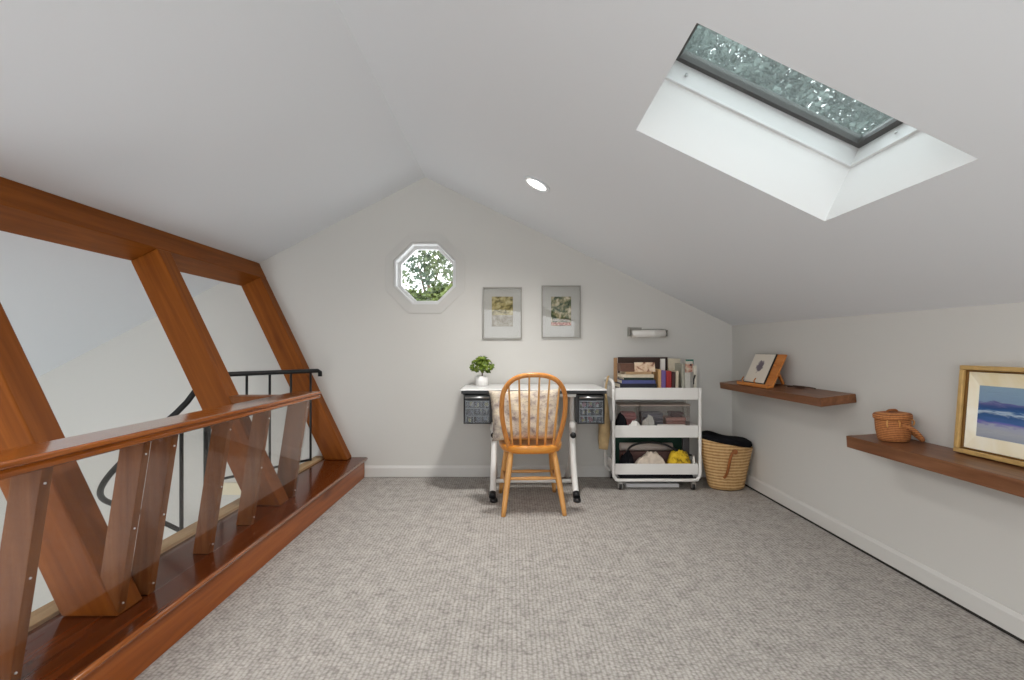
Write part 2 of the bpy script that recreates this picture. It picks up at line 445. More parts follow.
# skylight: shaft perpendicular to the slope, white curb, dark sash, glass
nrm = Vector((0.4837, 0, 1)).normalized(); sdir = Vector((1, 0, -0.4837)).normalized()
c0 = Vector(cr((SX0+SX1)/2, (SY0+SY1)/2))
SL = (SX1-SX0)/sdir.x; SW = SY1-SY0
w2 = bpy.data.objects.new('window_2', None); C.objects.link(w2); w2['kind'] = 'structure'
w2['label'] = 'skylight with dark sash in the sloping ceiling'; w2['category'] = 'window'
w2.matrix_world = Matrix.Translation(c0) @ Matrix((sdir, Vector((0, 1, 0)), nrm)).transposed().to_4x4()
def rect_ring(a, b, z0, z1, t_in, zi=None):
    """rectangular tube: outer half sizes a,b ; wall thickness t_in"""
    bm = bmesh.new()
    for (x0, x1, yy0, yy1) in ((-a, a, -b, -b+t_in), (-a, a, b-t_in, b), (-a, -a+t_in, -b+t_in, b-t_in), (a-t_in, a, -b+t_in, b-t_in)):
        add_box(bm, x0, x1, yy0, yy1, z0, z1)
    return bm
ha, hb = SL/2, SW/2
obj('shaft', rect_ring(ha+.02, hb+.02, 0.0015, .222, .02), 'shaft', w2)
cb = rect_ring(ha+.02, hb+.02, .2225, .31, .026)
obj('curb', cb, 'white_trim', w2)
obj('curb_lip', rect_ring(ha+.003, hb+.003, .222, .232, .014), 'white_trim', w2, .002)
obj('sash', rect_ring(ha-.006, hb-.006, .300, .335, .022), 'dark_sash', w2)
obj('pane', bx(-ha+.03, ha-.03, -hb+.024, hb-.024, .318, .323), 'sky_glass', w2)
for (sx, sy) in ((-ha+.08, hb-.012), (ha-.012, .09)):
    obj('screw', lathe([(0, 0), (.006, 0), (.006, .004), (0, .006)], n=12), 'chrome', w2, loc=(sx, sy-.0, .262),
        rot=((PI/2, 0, 0) if sy > .2 else (0, -PI/2, 0)))

# recessed ceiling light
ly = 2.856; lx = 0.148
dl = thing('ceiling_light', 'round lit recessed downlight in the right slope of the ceiling', 'light', cr(lx, ly))
dl.rotation_euler = Matrix((sdir, Vector((0, 1, 0)), nrm)).transposed().to_euler()
obj('trim_ring', lathe([(.060, -.001), (.086, -.001), (.088, -.006), (.084, -.010), (.064, -.008), (.060, -.001)], n=48), 'ceil', dl)
obj('diffuser', lathe([(0, -.006), (.050, -.006), (.060, -.003), (.060, -.001), (0, -.001)], n=48), 'lamp', dl)

# ------------------------------------------------------------------ timber screen
LEAN = 0.479
def px(z): return -1.217-LEAN*z             # front plane of the leaning posts
n_out = Vector((-1, 0, LEAN*-1)).normalized()  # away from the room, square to the posts
n_out = Vector((-1.0, 0, -LEAN)).normalized() if False else Vector((-1.0, 0.0, -LEAN)).normalized()
pd = Vector((-LEAN, 0, 1)).normalized()     # up along a post
n_out = Vector((-1, 0, -LEAN)).normalized()
PW = 0.166
TOPZ = 1.606
posts = [(1.577, 1.692, 'leaning stained timber post nearest the camera at the left edge'),
         (2.690, 2.802, 'middle leaning stained timber post behind the stair guard handrail'),
         (3.788, 3.898, 'leaning stained timber post against the back wall')]
for (a, b, lab) in posts:
    o0 = Vector((px(0.164), (a+b)/2, 0.164))+n_out*(PW/2)
    # foot starts on the step, square-cut foot sits on the tread
    L = (TOPZ-0.164)/pd.z
    o1 = o0+pd*L
    p = bar('timber_post', o0+pd*0.082, o1, PW, b-a, n_out, 'timber', None, .007)
    tag(p, lab, 'post', 'leaning posts of the timber screen')
    # foot wedge so that the post reaches the tread
for p in [o for o in C.objects if o.name.startswith('timber_post')]:
    me = p.data
    inv = p.matrix_basis.inverted()
    for v in me.vertices:
        if v.co.z < 0:
            w = p.matrix_basis @ v.co
            t = (w.z-0.1635)/pd.z
            w2_ = w-pd*t
            v.co = inv @ w2_
# top beam lying along the slope
bz0 = TOPZ
bc = Vector((px(bz0), 0, bz0))
topL = 0.142
bmid = bc+n_out*(PW/2)+pd*(topL/2)
bmm = bx(-PW/2, PW/2, YR+.2, D-.002, -topL/2, topL/2)
tb = obj('timber_beam', bmm, 'timber_y', None, .004)
tb.matrix_basis = Matrix.Translation((bmid.x, 0, bmid.z)) @ Matrix((-n_out, Vector((0, 1, 0)), pd)).transposed().to_4x4()
tag(tb, 'long stained timber beam along the top of the leaning posts under the ceiling', 'beam')

# step / curb below the posts
st = thing('step', 'long dark varnished wooden step along the stair opening', 'step', (-1.3, 0, 0))
obj('riser', bx(-.20, .108, YR, D-.016, 0.001, .140), 'step_face', st)
tr_ = bmesh.new()
add_prism(tr_, [(-.205, YR, .140), (.120, YR, .140), (.128, YR, .147), (.128, YR, .156), (.122, YR, .162), (-.205, YR, .162)], (0, D-.004-YR, 0))
obj('tread', tr_, 'step_top', st)
obj('nosing', tube([(.122, YR, .151), (.122, D-.006, .151)], .0105, n=10), 'rail_wood', st)
obj('back_strip', bx(-.285, -.206, YR, D-.016, -.20, .176), 'raw_strip', st, .003)

# handrail with slanting pickets and a clear acrylic sheet
rl = thing('railing', 'low wooden railing with slanted pickets behind a clear acrylic sheet', 'railing', (-1.5, 2.5, 0.162))
def R_(p): return Vector(p)-Vector((-1.5, 2.5, 0.162))
ya, yb = -0.6, 3.0
cap = bmesh.new()
prof = [(-.002, .774), (-.010, .777), (-.150, .777), (-.150, .752), (-.110, .752), (-.110, .736), (-.008, .736), (-.003, .741), (-.003, .750), (-.013, .756), (-.001, .763)]
ra = [cap.verts.new(R_((-1.19+x, ya, z))) for x, z in prof]; rb = [cap.verts.new(R_((-1.19+x, yb, z))) for x, z in prof]
cap.faces.new(ra); cap.faces.new(rb[::-1])
for i in range(len(prof)): cap.faces.new((ra[i], ra[(i+1) % len(prof)], rb[(i+1) % len(prof)], rb[i]))
obj('cap_rail', cap, 'rail_wood', rl, .002)
for (pa, pb, _) in posts[1:2]:      # ties from the cap back to the posts
    obj('tie_block', prism([R_((-1.341, pa+.004, .737)), R_((-1.341, pa+.004, .775)), R_((px(.775)-.0, pa+.004, .775)), R_((px(.737)-.0, pa+.004, .737))], (0, pb-pa-.008, 0)), 'picket', rl, .002)
ZT, ZB = .7355, .1632
def ax_(z): return -1.300+(-1.213+1.300)*(z-.162)/(.73-.162)      # the sheet's plane
for (yy, wd) in ((1.241, .078), (1.585, .078), (1.719, .074), (2.062, .070), (2.393, .074), (2.846, .112)):
    hw = wd/2
    a = Vector((ax_(ZB)-hw, yy, ZB)); b = Vector((ax_(ZT)-hw, yy, ZT)); mid = (a+b)/2
    bmk = bmesh.new()
    q = [(-hw, 0), (hw, 0), (hw, .032), (-hw, .032)]
    lo = [bmk.verts.new(a-mid+Vector((u, v, 0))) for u, v in q]; hi = [bmk.verts.new(b-mid+Vector((u, v, 0))) for u, v in q]
    bmk.faces.new(lo[::-1]); bmk.faces.new(hi)
    for i in range(4): bmk.faces.new((lo[i], lo[(i+1) % 4], hi[(i+1) % 4], hi[i]))
    o = obj('picket', bmk, 'picket', rl, .0015, loc=R_(mid))
    for t in (0.07, 0.5, 0.93):
        sp_ = a.lerp(b, t)+Vector((hw+.0065, .006, 0))
        obj('screw', lathe([(0, 0), (.0034, 0), (.003, .003), (0, .004)], n=10), 'chrome', o, loc=sp_-mid, rot=(0, PI/2+.15, 0))
acb = bmesh.new()
pts = [(ya, ZB), (2.882, ZB), (2.882, .735), (ya, .735)]
f0 = [acb.verts.new(R_((ax_(z)+.0015, y, z))) for y, z in pts]; f1 = [acb.verts.new(R_((ax_(z)+.0055, y, z))) for y, z in pts]
acb.faces.new(f0); acb.faces.new(f1[::-1])
for i in range(4): acb.faces.new((f0[i], f1[i], f1[(i+1) % 4], f0[(i+1) % 4]))
aco = obj('acrylic_sheet', acb, 'acrylic', rl); aco['label'] = 'clear acrylic sheet'

# ------------------------------------------------------------------ spiral stair in the well
ss = thing('spiral_staircase', 'black metal spiral staircase railing in the well behind the timber screen', 'staircase', (-2.35, 3.42, LOW))
SO = Vector((-2.35, 3.42, LOW))
g0, g1 = Vector((-1.512, 3.788, .868)), Vector((-1.955, 3.085, .872))
top = [g0+Vector((.0, .0, -.045)), g0+Vector((0, 0, -.012)), g0+Vector((-.012, -.018, 0))]
rail_pts = top+[g0.lerp(g1, t) for t in (.2, .4, .6, .8, 1.0)]
obj('guard_rail', tube([p-SO for p in rail_pts], .0165, n=12), 'black_metal', ss)
gd = (g1-g0).normalized()
b0, b1 = Vector((-1.557, 3.718, .165)), Vector((-1.955, 3.085, .165))
obj('lower_rail', tube([b0-SO+Vector((0,0,.02)), b1-SO+Vector((0,0,.02))], .009, n=10), 'black_metal', ss)
for u in (0.0, .22, .44, .66, .88):
    p = b0.lerp(b1, u)
    obj('baluster', tube([p-SO+Vector((0, 0, .01)), Vector((p.x, p.y, .868))-SO], .0085, n=10), 'black_metal', ss)
obj('newel_post', tube([Vector((b1.x, b1.y, -1.2))-SO, Vector((b1.x, b1.y, .88))-SO], .021, n=14), 'black_metal', ss)
hp = []
rel = (g1-Vector((-2.35, 3.42, 0))); a0 = math.atan2(rel.y, rel.x); R0 = math.hypot(rel.x, rel.y)
def hel(deg):
    a = a0-math.radians(deg); r = R0+(0.42-R0)*min(1, deg/120)
    z = .872-.0061*deg-.07*min(1, deg/14)-.13*math.sin(min(PI, deg/150*PI))
    return Vector((r*math.cos(a), r*math.sin(a), z-LOW)), a, r
hp = [hel(d)[0] for d in range(0, 226, 6)]
obj('spiral_handrail', tube(hp, .018, n=12), 'black_metal', ss)
obj('centre_pole', tube([(0, 0, 0), (0, 0, 0.47-LOW)], .013, n=14), 'black_metal', ss)
for k in range(9):
    d0 = 120+k*27; z = .872-.0061*d0-.85-LOW-.25
    if z < .1: break
    aa, ab = a0-math.radians(d0), a0-math.radians(d0+25)
    sp = [(0.02*math.cos(aa), .02*math.sin(aa), z), (.43*math.cos(aa), .43*math.sin(aa), z), (.43*math.cos(ab), .43*math.sin(ab), z), (.02*math.cos(ab), .02*math.sin(ab), z)]
    obj('tread', prism(sp, (0, 0, .03)), 'black_metal', ss)
# pale skirting of the stair landing on the gable wall
sk = bx(-2.46, -2.02, D-.016, D, -.14, -.045)
struct('trim_1', sk, plain('cream_trim', srgb(228, 218, 190), .5))

# ------------------------------------------------------------------ pictures on the gable wall
def wall_xz(u, v): return ((u-512)/123.33, 1.046-(v-348)/123.33)
def art_mat(name, stops, scale, seed):
    return patchwork(name, stops, scale, 0.85, 6, 1.0, 0.4)
art1 = patchwork('faded_print', [(0.34, srgb(74, 70, 38)), (0.45, srgb(126, 116, 70)), (0.54, srgb(164, 152, 104)), (0.66, srgb(186, 176, 136))], (22, 1, 30), 0.9, 6, 1, .4)
art2 = patchwork('garden_print', [(0.34, srgb(36, 46, 26)), (0.45, srgb(74, 88, 52)), (0.56, srgb(150, 142, 108)), (0.66, srgb(206, 196, 170))], (24, 1, 24), 0.9, 6, 1, .4)
def picture(u0, v0, u1, v1, pu0, pv0, pu1, pv1, art, label, extra):
    x0, z1 = wall_xz(u0, v0); x1, z0 = wall_xz(u1, v1)
    cx, cz = (x0+x1)/2, (z0+z1)/2
    t = thing('framed_picture', label, 'picture', (cx, D, cz), 0, 'small framed pictures on the gable wall')
    w, h = (x1-x0)/2, (z1-z0)/2
    fr = bmesh.new()
    for a in ((-w, w, h-.011, h), (-w, w, -h, -h+.011), (-w, -w+.011, -h+.011, h-.011), (w-.011, w, -h+.011, h-.011)):
        add_box(fr, a[0], a[1], -.022, -.002, a[2], a[3])
    obj('frame', fr, 'silver_frame', t, .0015)
    obj('mat', bx(-w+.010, w-.010, -.010, -.003, -h+.010, h-.010), 'mat_board', t)
    ax0, az1 = wall_xz(pu0, pv0); ax1, az0 = wall_xz(pu1, pv1)
    obj('print', bx(ax0-cx, ax1-cx, -.0125, -.0102, az0-cz, az1-cz), art, t)
    for (fx0, fx1, fz0, fz1, mm) in extra:
        obj('print_detail', bx(ax0-cx+(ax1-ax0)*fx0, ax0-cx+(ax1-ax0)*fx1, -.0132, -.0124, az0-cz+(az1-az0)*fz0, az0-cz+(az1-az0)*fz1), mm, t)
    obj('glass', bx(-w+.010, w-.010, -.019, -.017, -h+.010, h-.010), 'pic_glass', t)
    return t
mauve = patchwork('print_foreground', [(0.35, srgb(128, 120, 102)), (0.65, srgb(172, 166, 152))], (30, 1, 40), .9)
red = patchwork('print_flowers', [(0.35, srgb(110, 60, 44)), (0.5, srgb(176, 108, 92)), (0.65, srgb(200, 168, 150))], (60, 1, 60), .9)
picture(482.9, 287.3, 522, 339, 491.8, 296.8, 512.9, 326.6, art1, 'left framed picture with a faded yellow landscape print above the plant', [(0, 1, 0, .38, mauve)])
picture(541.5, 285.8, 580.6, 338, 551, 296.8, 571, 326, art2, 'right framed picture with a dark green garden print above the chair', [(0, 1, 0.02, .12, red), (0.05, .95, .16, .24, mauve)])

# paper roll on its wall bracket
x0, zc = wall_xz(629.0, 334.0); x1, _ = wall_xz(664.5, 334.0)
ph = thing('paper_roll_holder', 'white paper roll on a grey metal wall bracket above the cart', 'paper roll', (x0, D, zc))
ln = x1-x0
obj('roll', tube([(.012, -.045, 0), (ln-.012, -.045, 0)], .030, n=24), 'paper', ph)
obj('core', tube([(.0, -.045, 0), (ln, -.045, 0)], .008, n=12), 'chrome', ph)
bk = bmesh.new()
add_box(bk, -.012, .10, -.012, 0, .032, .052); add_box(bk, -.014, -.002, -.055, 0, -.02, .052); add_box(bk, ln+.001, ln+.012, -.055, 0, -.02, .03)
add_box(bk, .10, ln+.012, -.006, 0, .036, .040)
obj('bracket', bk, 'silver_frame', ph, .002)

# ------------------------------------------------------------------ craft desk
DX, DY = 0.1535, 3.60
dk = thing('craft_desk', 'white craft desk with hanging clear drawers against the back wall', 'desk', (DX, DY, 0))
obj('tabletop', bx(-.515, .515, -.245, .27, .747, .756), 'white_top', dk, .003)
rim = bmesh.new()
add_box(rim, -.508, .508, -.240, -.215, .726, .747); add_box(rim, -.50, .50, .24, .255, .716, .747)
add_box(rim, -.50, -.485, -.215, .24, .716, .747); add_box(rim, .485, .50, -.215, .24, .716, .747)
add_box(rim, -.485, .485, -.215, -.19, .730, .747)
obj('under_frame', rim, 'black_plastic', dk, .002)
for s in (-1, 1):
    X0 = .2835*s
    lg = bmesh.new()
    add_tube(lg, spline([(X0, -.12, .722), (X0, -.12, .56), (X0, -.13, .42), (X0, -.15, .30), (X0+.001*s, -.21, .16), (X0+.002*s, -.285, .062), (X0+.003*s, -.315, .036)], 6), [.0215]*37, n=14)
    leg = obj('leg', lg, 'white_metal', dk)
    rg = bmesh.new()
    add_tube(rg, spline([(X0, -.105, .44), (X0, -.06, .30), (X0, .05, .15), (X0, .20, .036)], 6), .0185, n=12)
    obj('rear_leg', rg, 'white_metal', dk)
    obj('sleeve', tube([(X0, -.128, .45), (X0, -.124, .52)], .027, n=16), 'white_metal', leg)
    obj('knob', lathe([(0, 0), (.020, 0), (.022, .006), (.020, .022), (0, .024)], n=18), 'black_plastic', leg, loc=(X0, -.152, .422), rot=(PI/2, 0, 0))
    obj('foot', lathe([(0, -.002), (.026, -.002), (.027, .012), (.022, .022), (0, .024)], n=18, sy=1.25), 'black_plastic', leg, loc=(X0+.006, -.325, .003))
    obj('end_cap', tube([(X0+.002*s, -.296, .052), (X0+.003*s, -.328, .03)], .0235, n=14), 'black_plastic', leg)
obj('lower_crossbar', tube([(-.285, -.192, .105), (.285, -.192, .105)], .014, n=12), 'white_metal', dk)
obj('upper_crossbar', bx(-.29, .30, -.212, -.190, .700, .722), 'white_metal', dk, .004)
def drawer_unit(x0, x1, s):
    w = x1-x0
    h = bmesh.new()
    z0, z1, yf, yb = .512, .7155, -.222, .10
    add_box(h, x0, x0+.006, yf, yb, z0, z1); add_box(h, x1-.006, x1, yf, yb, z0, z1)
    add_box(h, x0+.006, x1-.006, yf, yb, z0, z0+.008); add_box(h, x0+.006, x1-.006, yb-.006, yb, z0+.008, z1)
    add_box(h, x0+.006, x1-.006, yf, yb-.006, z1-.034, z1)
    inn = x1 if s < 0 else x0
    add_box(h, inn-.014 if s < 0 else inn-.012, inn+.012 if s < 0 else inn+.014, yf+.01, yb, z0+.012, z1)
    u = obj('drawer_unit', h, 'black_plastic', dk, .002)
    u['label'] = 'black housing with three clear drawers'
    obj('handle', tube([(x0+.012, yf-.010, z1-.016), (x1-.012, yf-.010, z1-.016)], .0065, n=10), 'chrome', u)
    hh = (z1-.036-z0-.010)/3
    for k in range(3):
        za = z0+.010+k*hh
        d = bmesh.new()
        add_box(d, x0+.012, x1-.012, yf-.004, yf-.001, za, za+hh-.003)
        add_box(d, x0+.012, x1-.012, yf-.001, yb-.03, za, za+.002)
        obj('drawer', d, 'drawer', u)
        fr = bmesh.new()
        add_box(fr, x0+.012, x1-.012, yf-.007, yf-.0045, za+hh-.010, za+hh-.002)
        for q in range(4):
            xx = x0+.013+(w-.03)*q/3
            add_box(fr, xx, xx+.004, yf-.007, yf-.0045, za+.001, za+hh-.010)
        obj('drawer_grid', fr, M['grid'], u)
    return u
M['grid'] = plain('pale_grey_plastic', (0.17, 0.185, 0.20, 1), 0.5)
drawer_unit(-.494, -.300, -1); drawer_unit(.307, .497, 1)
cols = [(40, 42, 48), (150, 76, 84), (52, 58, 70), (160, 150, 90), (128, 134, 142), (36, 34, 38), (90, 96, 110), (176, 170, 160)]
for nm, (x0, x1), lab in (('l', (-.494, -.300), 'small craft bits filling the clear drawers at the left end of the desk'), ('r', (.307, .497), 'small craft bits filling the clear drawers at the right end of the desk')):
    rnd = random.Random(3 if nm == 'l' else 9)
    bm = bmesh.new()
    hh = (.7155-.036-.512-.010)/3
    for k in range(3):
        for q in range(3):
            xx = x0+.022+(x1-x0-.03)*q/3
            for _ in range(3):
                a = xx+rnd.uniform(0, .02); ww = rnd.uniform(.014, .028)
                zz = .512+.010+k*hh+.003; yy = rnd.uniform(-.212, -.15)
                add_box(bm, a, min(a+ww, xx+.048), yy, yy+.04, zz, zz+rnd.uniform(.012, .038))
    st_ = [(0.0, srgb(*cols[0]))]
    mm, nt, b = new_mat('mixed_craft_bits_'+nm)
    vo = N(nt, 'ShaderNodeTexVoronoi'); vo.inputs['Scale'].default_value = 28
    nt.links.new(coords(nt, jitter=False), vo.inputs['Vector'])
    sp = N(nt, 'ShaderNodeSeparateColor'); nt.links.new(vo.outputs['Color'], sp.inputs[0])
    rr = ramp(nt, [(i/8, srgb(*c)) for i, c in enumerate(cols)]); rr.color_ramp.interpolation = 'CONSTANT'
    nt.links.new(sp.outputs[0], rr.inputs[0]); nt.links.new(rr.outputs[0], b.inputs['Base Color'])
    o = obj('craft_supplies', bm, mm, None, loc=(DX, DY, 0)); tag(o, lab, 'craft supplies', None, 'stuff')

# potted plant on the desk
pp = thing('potted_plant', 'small leafy green plant in a white pot on the desk', 'plant', (-.232, 3.69, .7565))
pp.scale = (1.03, 1.03, 1.03)
obj('pot', lathe([(0, 0), (.040, 0), (.045, .004), (.047, .070), (.044, .074), (.041, .070), (.040, .058), (0, .058)], n=32), 'white_cer', pp)
obj('stem', tube(spline([(0, 0, .055), (.004, .002, .09), (-.004, 0, .13)], 4), .005, n=8), 'stem', pp)
bm = bmesh.new(); rnd = random.Random(5)
def pk_():
    while True:
        v = Vector((rnd.uniform(-1, 1), rnd.uniform(-1, 1), rnd.uniform(-.7, 1)))
        if v.length < 1: break
    w = .088*(1-.45*max(0, v.z)) 
    return (v.x*w, v.y*w, .152+v.z*.072)
add_leaves(bm, 210, pk_, .040, rnd, .34)
obj('foliage', bm, 'leaf_plant', pp, recalc=False)

# ------------------------------------------------------------------ windsor chair
ch = thing('windsor_chair', 'honey oak bow-back windsor chair pulled up to the desk', 'chair', (.1375, 2.986, 0), .05)
leg_prof = [(0, .80), (.12, .92), (.35, 1.0), (.62, 1.06), (.85, 1.0), (1, .82)]
for s in (-1, 1):
    rod('leg', (.192*s, .004, 0), (.138*s, .110, .385), .0175, .019, 'oak_z', ch, leg_prof)
    rod('leg', (.196*s, .500, 0), (.150*s, .390, .385), .0175, .019, 'oak_z', ch, leg_prof)
sp_prof = [(0, .75), (.25, .95), (.5, 1.15), (.75, .95), (1, .75)]
L_ = lambda s, t: Vector((.192*s, .004, 0)).lerp(Vector((.138*s, .110, .385)), t)
F_ = lambda s, t: Vector((.196*s, .500, 0)).lerp(Vector((.150*s, .390, .385)), t)
rod('stretcher', L_(-1, .57), L_(1, .57), .011, .011, 'oak_z', ch, sp_prof)
rod('stretcher', F_(-1, .43), F_(1, .43), .011, .011, 'oak_z', ch, sp_prof)
for s in (-1, 1): rod('side_stretcher', L_(s, .44), F_(s, .44), .011, .011, 'oak_z', ch, sp_prof)
# seat: rounded, dished slab
bm = bmesh.new(); nr, na = 7, 48
def seat_r(a):
    c, s_ = math.cos(a), math.sin(a); e = 3.2
    return 1/((abs(c)**e+abs(s_)**e)**(1/e))
rows = []
prof = [(0, .410), (.35, .411), (.70, .417), (.90, .424), (.97, .423), (1.0, .412), (.985, .388), (.93, .373), (.6, .370), (0, .370)]
prev = None
for (rr_, z) in prof:
    if rr_ == 0: cur = [bm.verts.new((0, .265, z))]
    else:
        cur = []
        for k in range(na):
            a = 2*PI*k/na; q = seat_r(a)*rr_
            x = .212*q*math.cos(a); y = .265+.215*q*math.sin(a)
            if y < .265: x *= 1-.10*(.265-y)/.215
            cur.append(bm.verts.new((x, y, z)))
    if prev:
        for k in range(na):
            j = (k+1) % na
            if len(prev) == 1: f = bm.faces.new((prev[0], cur[k], cur[j]))
            elif len(cur) == 1: f = bm.faces.new((prev[k], prev[j], cur[0]))
            else: f = bm.faces.new((prev[k], prev[j], cur[j], cur[k]))
            f.smooth = True
    prev = cur
obj('seat', bm, 'oak_seat', ch)
def yb_of(z): return .100-.125*(z-.44)/.45
hz = [(.150, .412), (.172, .48), (.196, .60), (.200, .70), (.187, .78), (.143, .842), (.080, .872), (0, .880)]
cp = [(-x, yb_of(z), z) for x, z in hz]+[(x, yb_of(z), z) for x, z in hz[::-1][1:]]
hs = spline(cp, 6)
obj('back_hoop', tube(hs, .0155, n=14), 'oak_hoop', ch)
def hoop_z(x):
    for p, q in zip(hs, hs[1:]):
        if p.z > .6 and (p.x-x)*(q.x-x) <= 0 and abs(p.x) < .2: return p.lerp(q, (x-p.x)/((q.x-p.x) or 1))
    return Vector((x, yb_of(.85), .85))
for k in range(6):
    xb = (-.5+k/5)*.262; xt = (-.5+k/5)*.318
    pt = hoop_z(xt)
    rod('spindle', (xb, .094, .415), pt, .0085, .006, 'oak_z', ch, [(0, .8), (.25, 1.1), (.6, 1.0), (1, .9)], 10)

# cushion leaning in the chair
cm, nt, b = new_mat('printed_linen')
n1 = N(nt, 'ShaderNodeTexNoise'); n1.inputs['Scale'].default_value = 22; n1.inputs['Detail'].default_value = 5
nt.links.new(coords(nt, jitter=False), n1.inputs['Vector'])
r1 = ramp(nt, [(0.30, srgb(132, 118, 116)), (0.40, srgb(172, 160, 150)), (0.50, srgb(196, 184, 168)), (0.66, srgb(212, 200, 176))]); nt.links.new(n1.outputs['Fac'], r1.inputs[0])
wv = N(nt, 'ShaderNodeTexWave', bands_direction='Z'); wv.inputs['Scale'].default_value = 11; wv.inputs['Distortion'].default_value = 9; wv.inputs['Detail'].default_value = 3; wv.inputs['Detail Scale'].default_value = 4
nt.links.new(coords(nt, jitter=False), wv.inputs['Vector'])
r2 = ramp(nt, [(0.0, (.55, .50, .50, 1)), (0.14, (1, 1, 1, 1))]); nt.links.new(wv.outputs['Fac'], r2.inputs[0])
mx = N(nt, 'ShaderNodeMix', data_type='RGBA', blend_type='MULTIPLY'); mx.inputs[0].default_value = .6
nt.links.new(r1.outputs[0], mx.inputs[6]); nt.links.new(r2.outputs[0], mx.inputs[7]); nt.links.new(mx.outputs[2], b.inputs['Base Color']); b.inputs['Roughness'].default_value = .95
def cushion(w, h, d, n=20):
    bm = bmesh.new(); g = {}
    for side in (1, -1):
        for i in range(n+1):
            for j in range(n+1):
                u, v = -1+2*i/n, -1+2*j/n
                e = ((1-u**4)*(1-v**4))**.45
                if e < 1e-6 and side < 0: g[(side, i, j)] = g[(1, i, j)]; continue
                k = 1-.06*(1-abs(u)**3)*abs(v)**6-.0
                k2 = 1-.06*(1-abs(v)**3)*abs(u)**6
                wr = .006*math.sin(9*u+5*v)*e
                g[(side, i, j)] = bm.verts.new((u*w/2*k2*(1-.07*(1-v)/2), side*d/2*e+wr, v*h/2*k))
    for side in (1, -1):
        for i in range(n):
            for j in range(n):
                f = [g[(side, i, j)], g[(side, i+1, j)], g[(side, i+1, j+1)], g[(side, i, j+1)]]
                if len(set(f)) < 4: f = list(dict.fromkeys(f))
                fc = bm.faces.new(f if side < 0 else f[::-1]); fc.smooth = True
    return bm
cu = obj('cushion', cushion(.485, .335, .12), cm, None, loc=(.090, 3.178, .605), rot=(-.16, -.02, .05))
tag(cu, 'cream cushion with grey script print standing on the oak chair', 'cushion')

# ------------------------------------------------------------------ rolling cart
CX0, CX1, CY0, CY1 = .748, 1.386, 3.545, 3.850
cx = (CX0+CX1)/2
ct = thing('rolling_cart', 'white three-tier metal rolling cart full of craft supplies', 'cart', (cx, (CY0+CY1)/2, 0))
cyc = (CY0+CY1)/2
hw, hd = (CX1-CX0)/2, (CY1-CY0)/2
def ufr(y, ztl, ztr):
    z0 = .072; r = .05
    return spline([(-hw, y, ztl), (-hw, y, .55), (-hw, y, .30), (-hw, y, z0+r), (-hw+r*.3, y, z0+r*.3), (-hw+r, y, z0), (0, y, z0), (hw-r, y, z0), (hw-r*.3, y, z0+r*.3), (hw, y, z0+r), (hw, y, .30), (hw, y, .55), (hw, y, ztr)], 6)
arch = spline([(-hw, -hd, .745), (-hw, -hd, .775), (-hw-.003, -hd+.03, .800), (-hw-.004, 0, .806), (-hw-.003, hd-.03, .800), (-hw, hd, .775), (-hw, hd, .745)], 5)
obj('front_frame', tube(ufr(-hd, .745, .752), .0115, n=12), 'white_metal', ct)
obj('rear_frame', tube(ufr(hd, .745, .752), .0115, n=12), 'white_metal', ct)
obj('handle', tube(arch, .0115, n=12), 'white_metal', ct)
TR = [(.664, .752), (.385, .474), (.112, .192)]
for (z0, z1) in TR:
    t = bmesh.new(); a, b2 = hw-.013, hd-.004
    add_box(t, -a, a, -b2, -b2+.004, z0, z1); add_box(t, -a, a, b2-.004, b2, z0, z1)
    add_box(t, -a, -a+.004, -b2+.004, b2-.004, z0, z1); add_box(t, a-.004, a, -b2+.004, b2-.004, z0, z1)
    add_box(t, -a+.004, a-.004, -b2+.004, b2-.004, z0, z0+.004)
    obj('tray', t, 'white_metal', ct, .0015)
for sx in (-1, 1):
    for sy in (-1, 1):
        x, y = sx*(hw-.05), sy*hd
        cs = bmesh.new()
        add_box(cs, x-.010, x+.010, y-.012, y+.012, .046, .062); add_box(cs, x-.016, x-.011, y-.010, y+.016, .016, .056); add_box(cs, x+.011, x+.016, y-.010, y+.016, .016, .056)
        c_ = obj('caster', cs, 'chrome', ct)
        obj('wheel', tube([(x-.010, y+.006, .0225), (x+.010, y+.006, .0225)], .022, n=18), 'black_plastic', c_)

# --- books and boxes on the cart
bookm = {}
def cover(col):
    k = tuple(col)
    if k not in bookm: bookm[k] = plain('book_cover_%d' % len(bookm), srgb(*col), 0.55, noise=.08)
    return bookm[k]
def book(name, label, loc, t, d, h, col, flat=False, rz=0.0, group=None, cat='book', lean=0.0):
    """upright: spine faces -y, thickness along x. flat: spine faces -y, thickness along z"""
    o = thing(name, label, cat, loc, rz, group)
    if lean: o.rotation_euler = (0, lean, rz)
    bm = bmesh.new(); c = .0022
    pg = bmesh.new()
    if not flat:
        add_box(bm, -t/2, -t/2+c, 0, d, 0, h); add_box(bm, t/2-c, t/2, 0, d, 0, h); add_box(bm, -t/2+c, t/2-c, 0, c, 0, h)
        add_box(pg, -t/2+c, t/2-c, c, d-.004, .003, h-.004)
    else:
        add_box(bm, -h/2, h/2, 0, d, 0, c); add_box(bm, -h/2, h/2, 0, d, t-c, t); add_box(bm, -h/2, h/2, 0, c, c, t-c)
        add_box(pg, -h/2+.004, h/2-.004, c, d-.004, c, t-c)
    obj('cover', bm, cover(col), o, .0006); obj('pages', pg, 'pages', o)
    return o
def ux(u, y): return (u-512)/481*y
def vz(v, y): return 1.046-(v-348)/481*y
F1 = .664+.0045
yf = CY0+.03
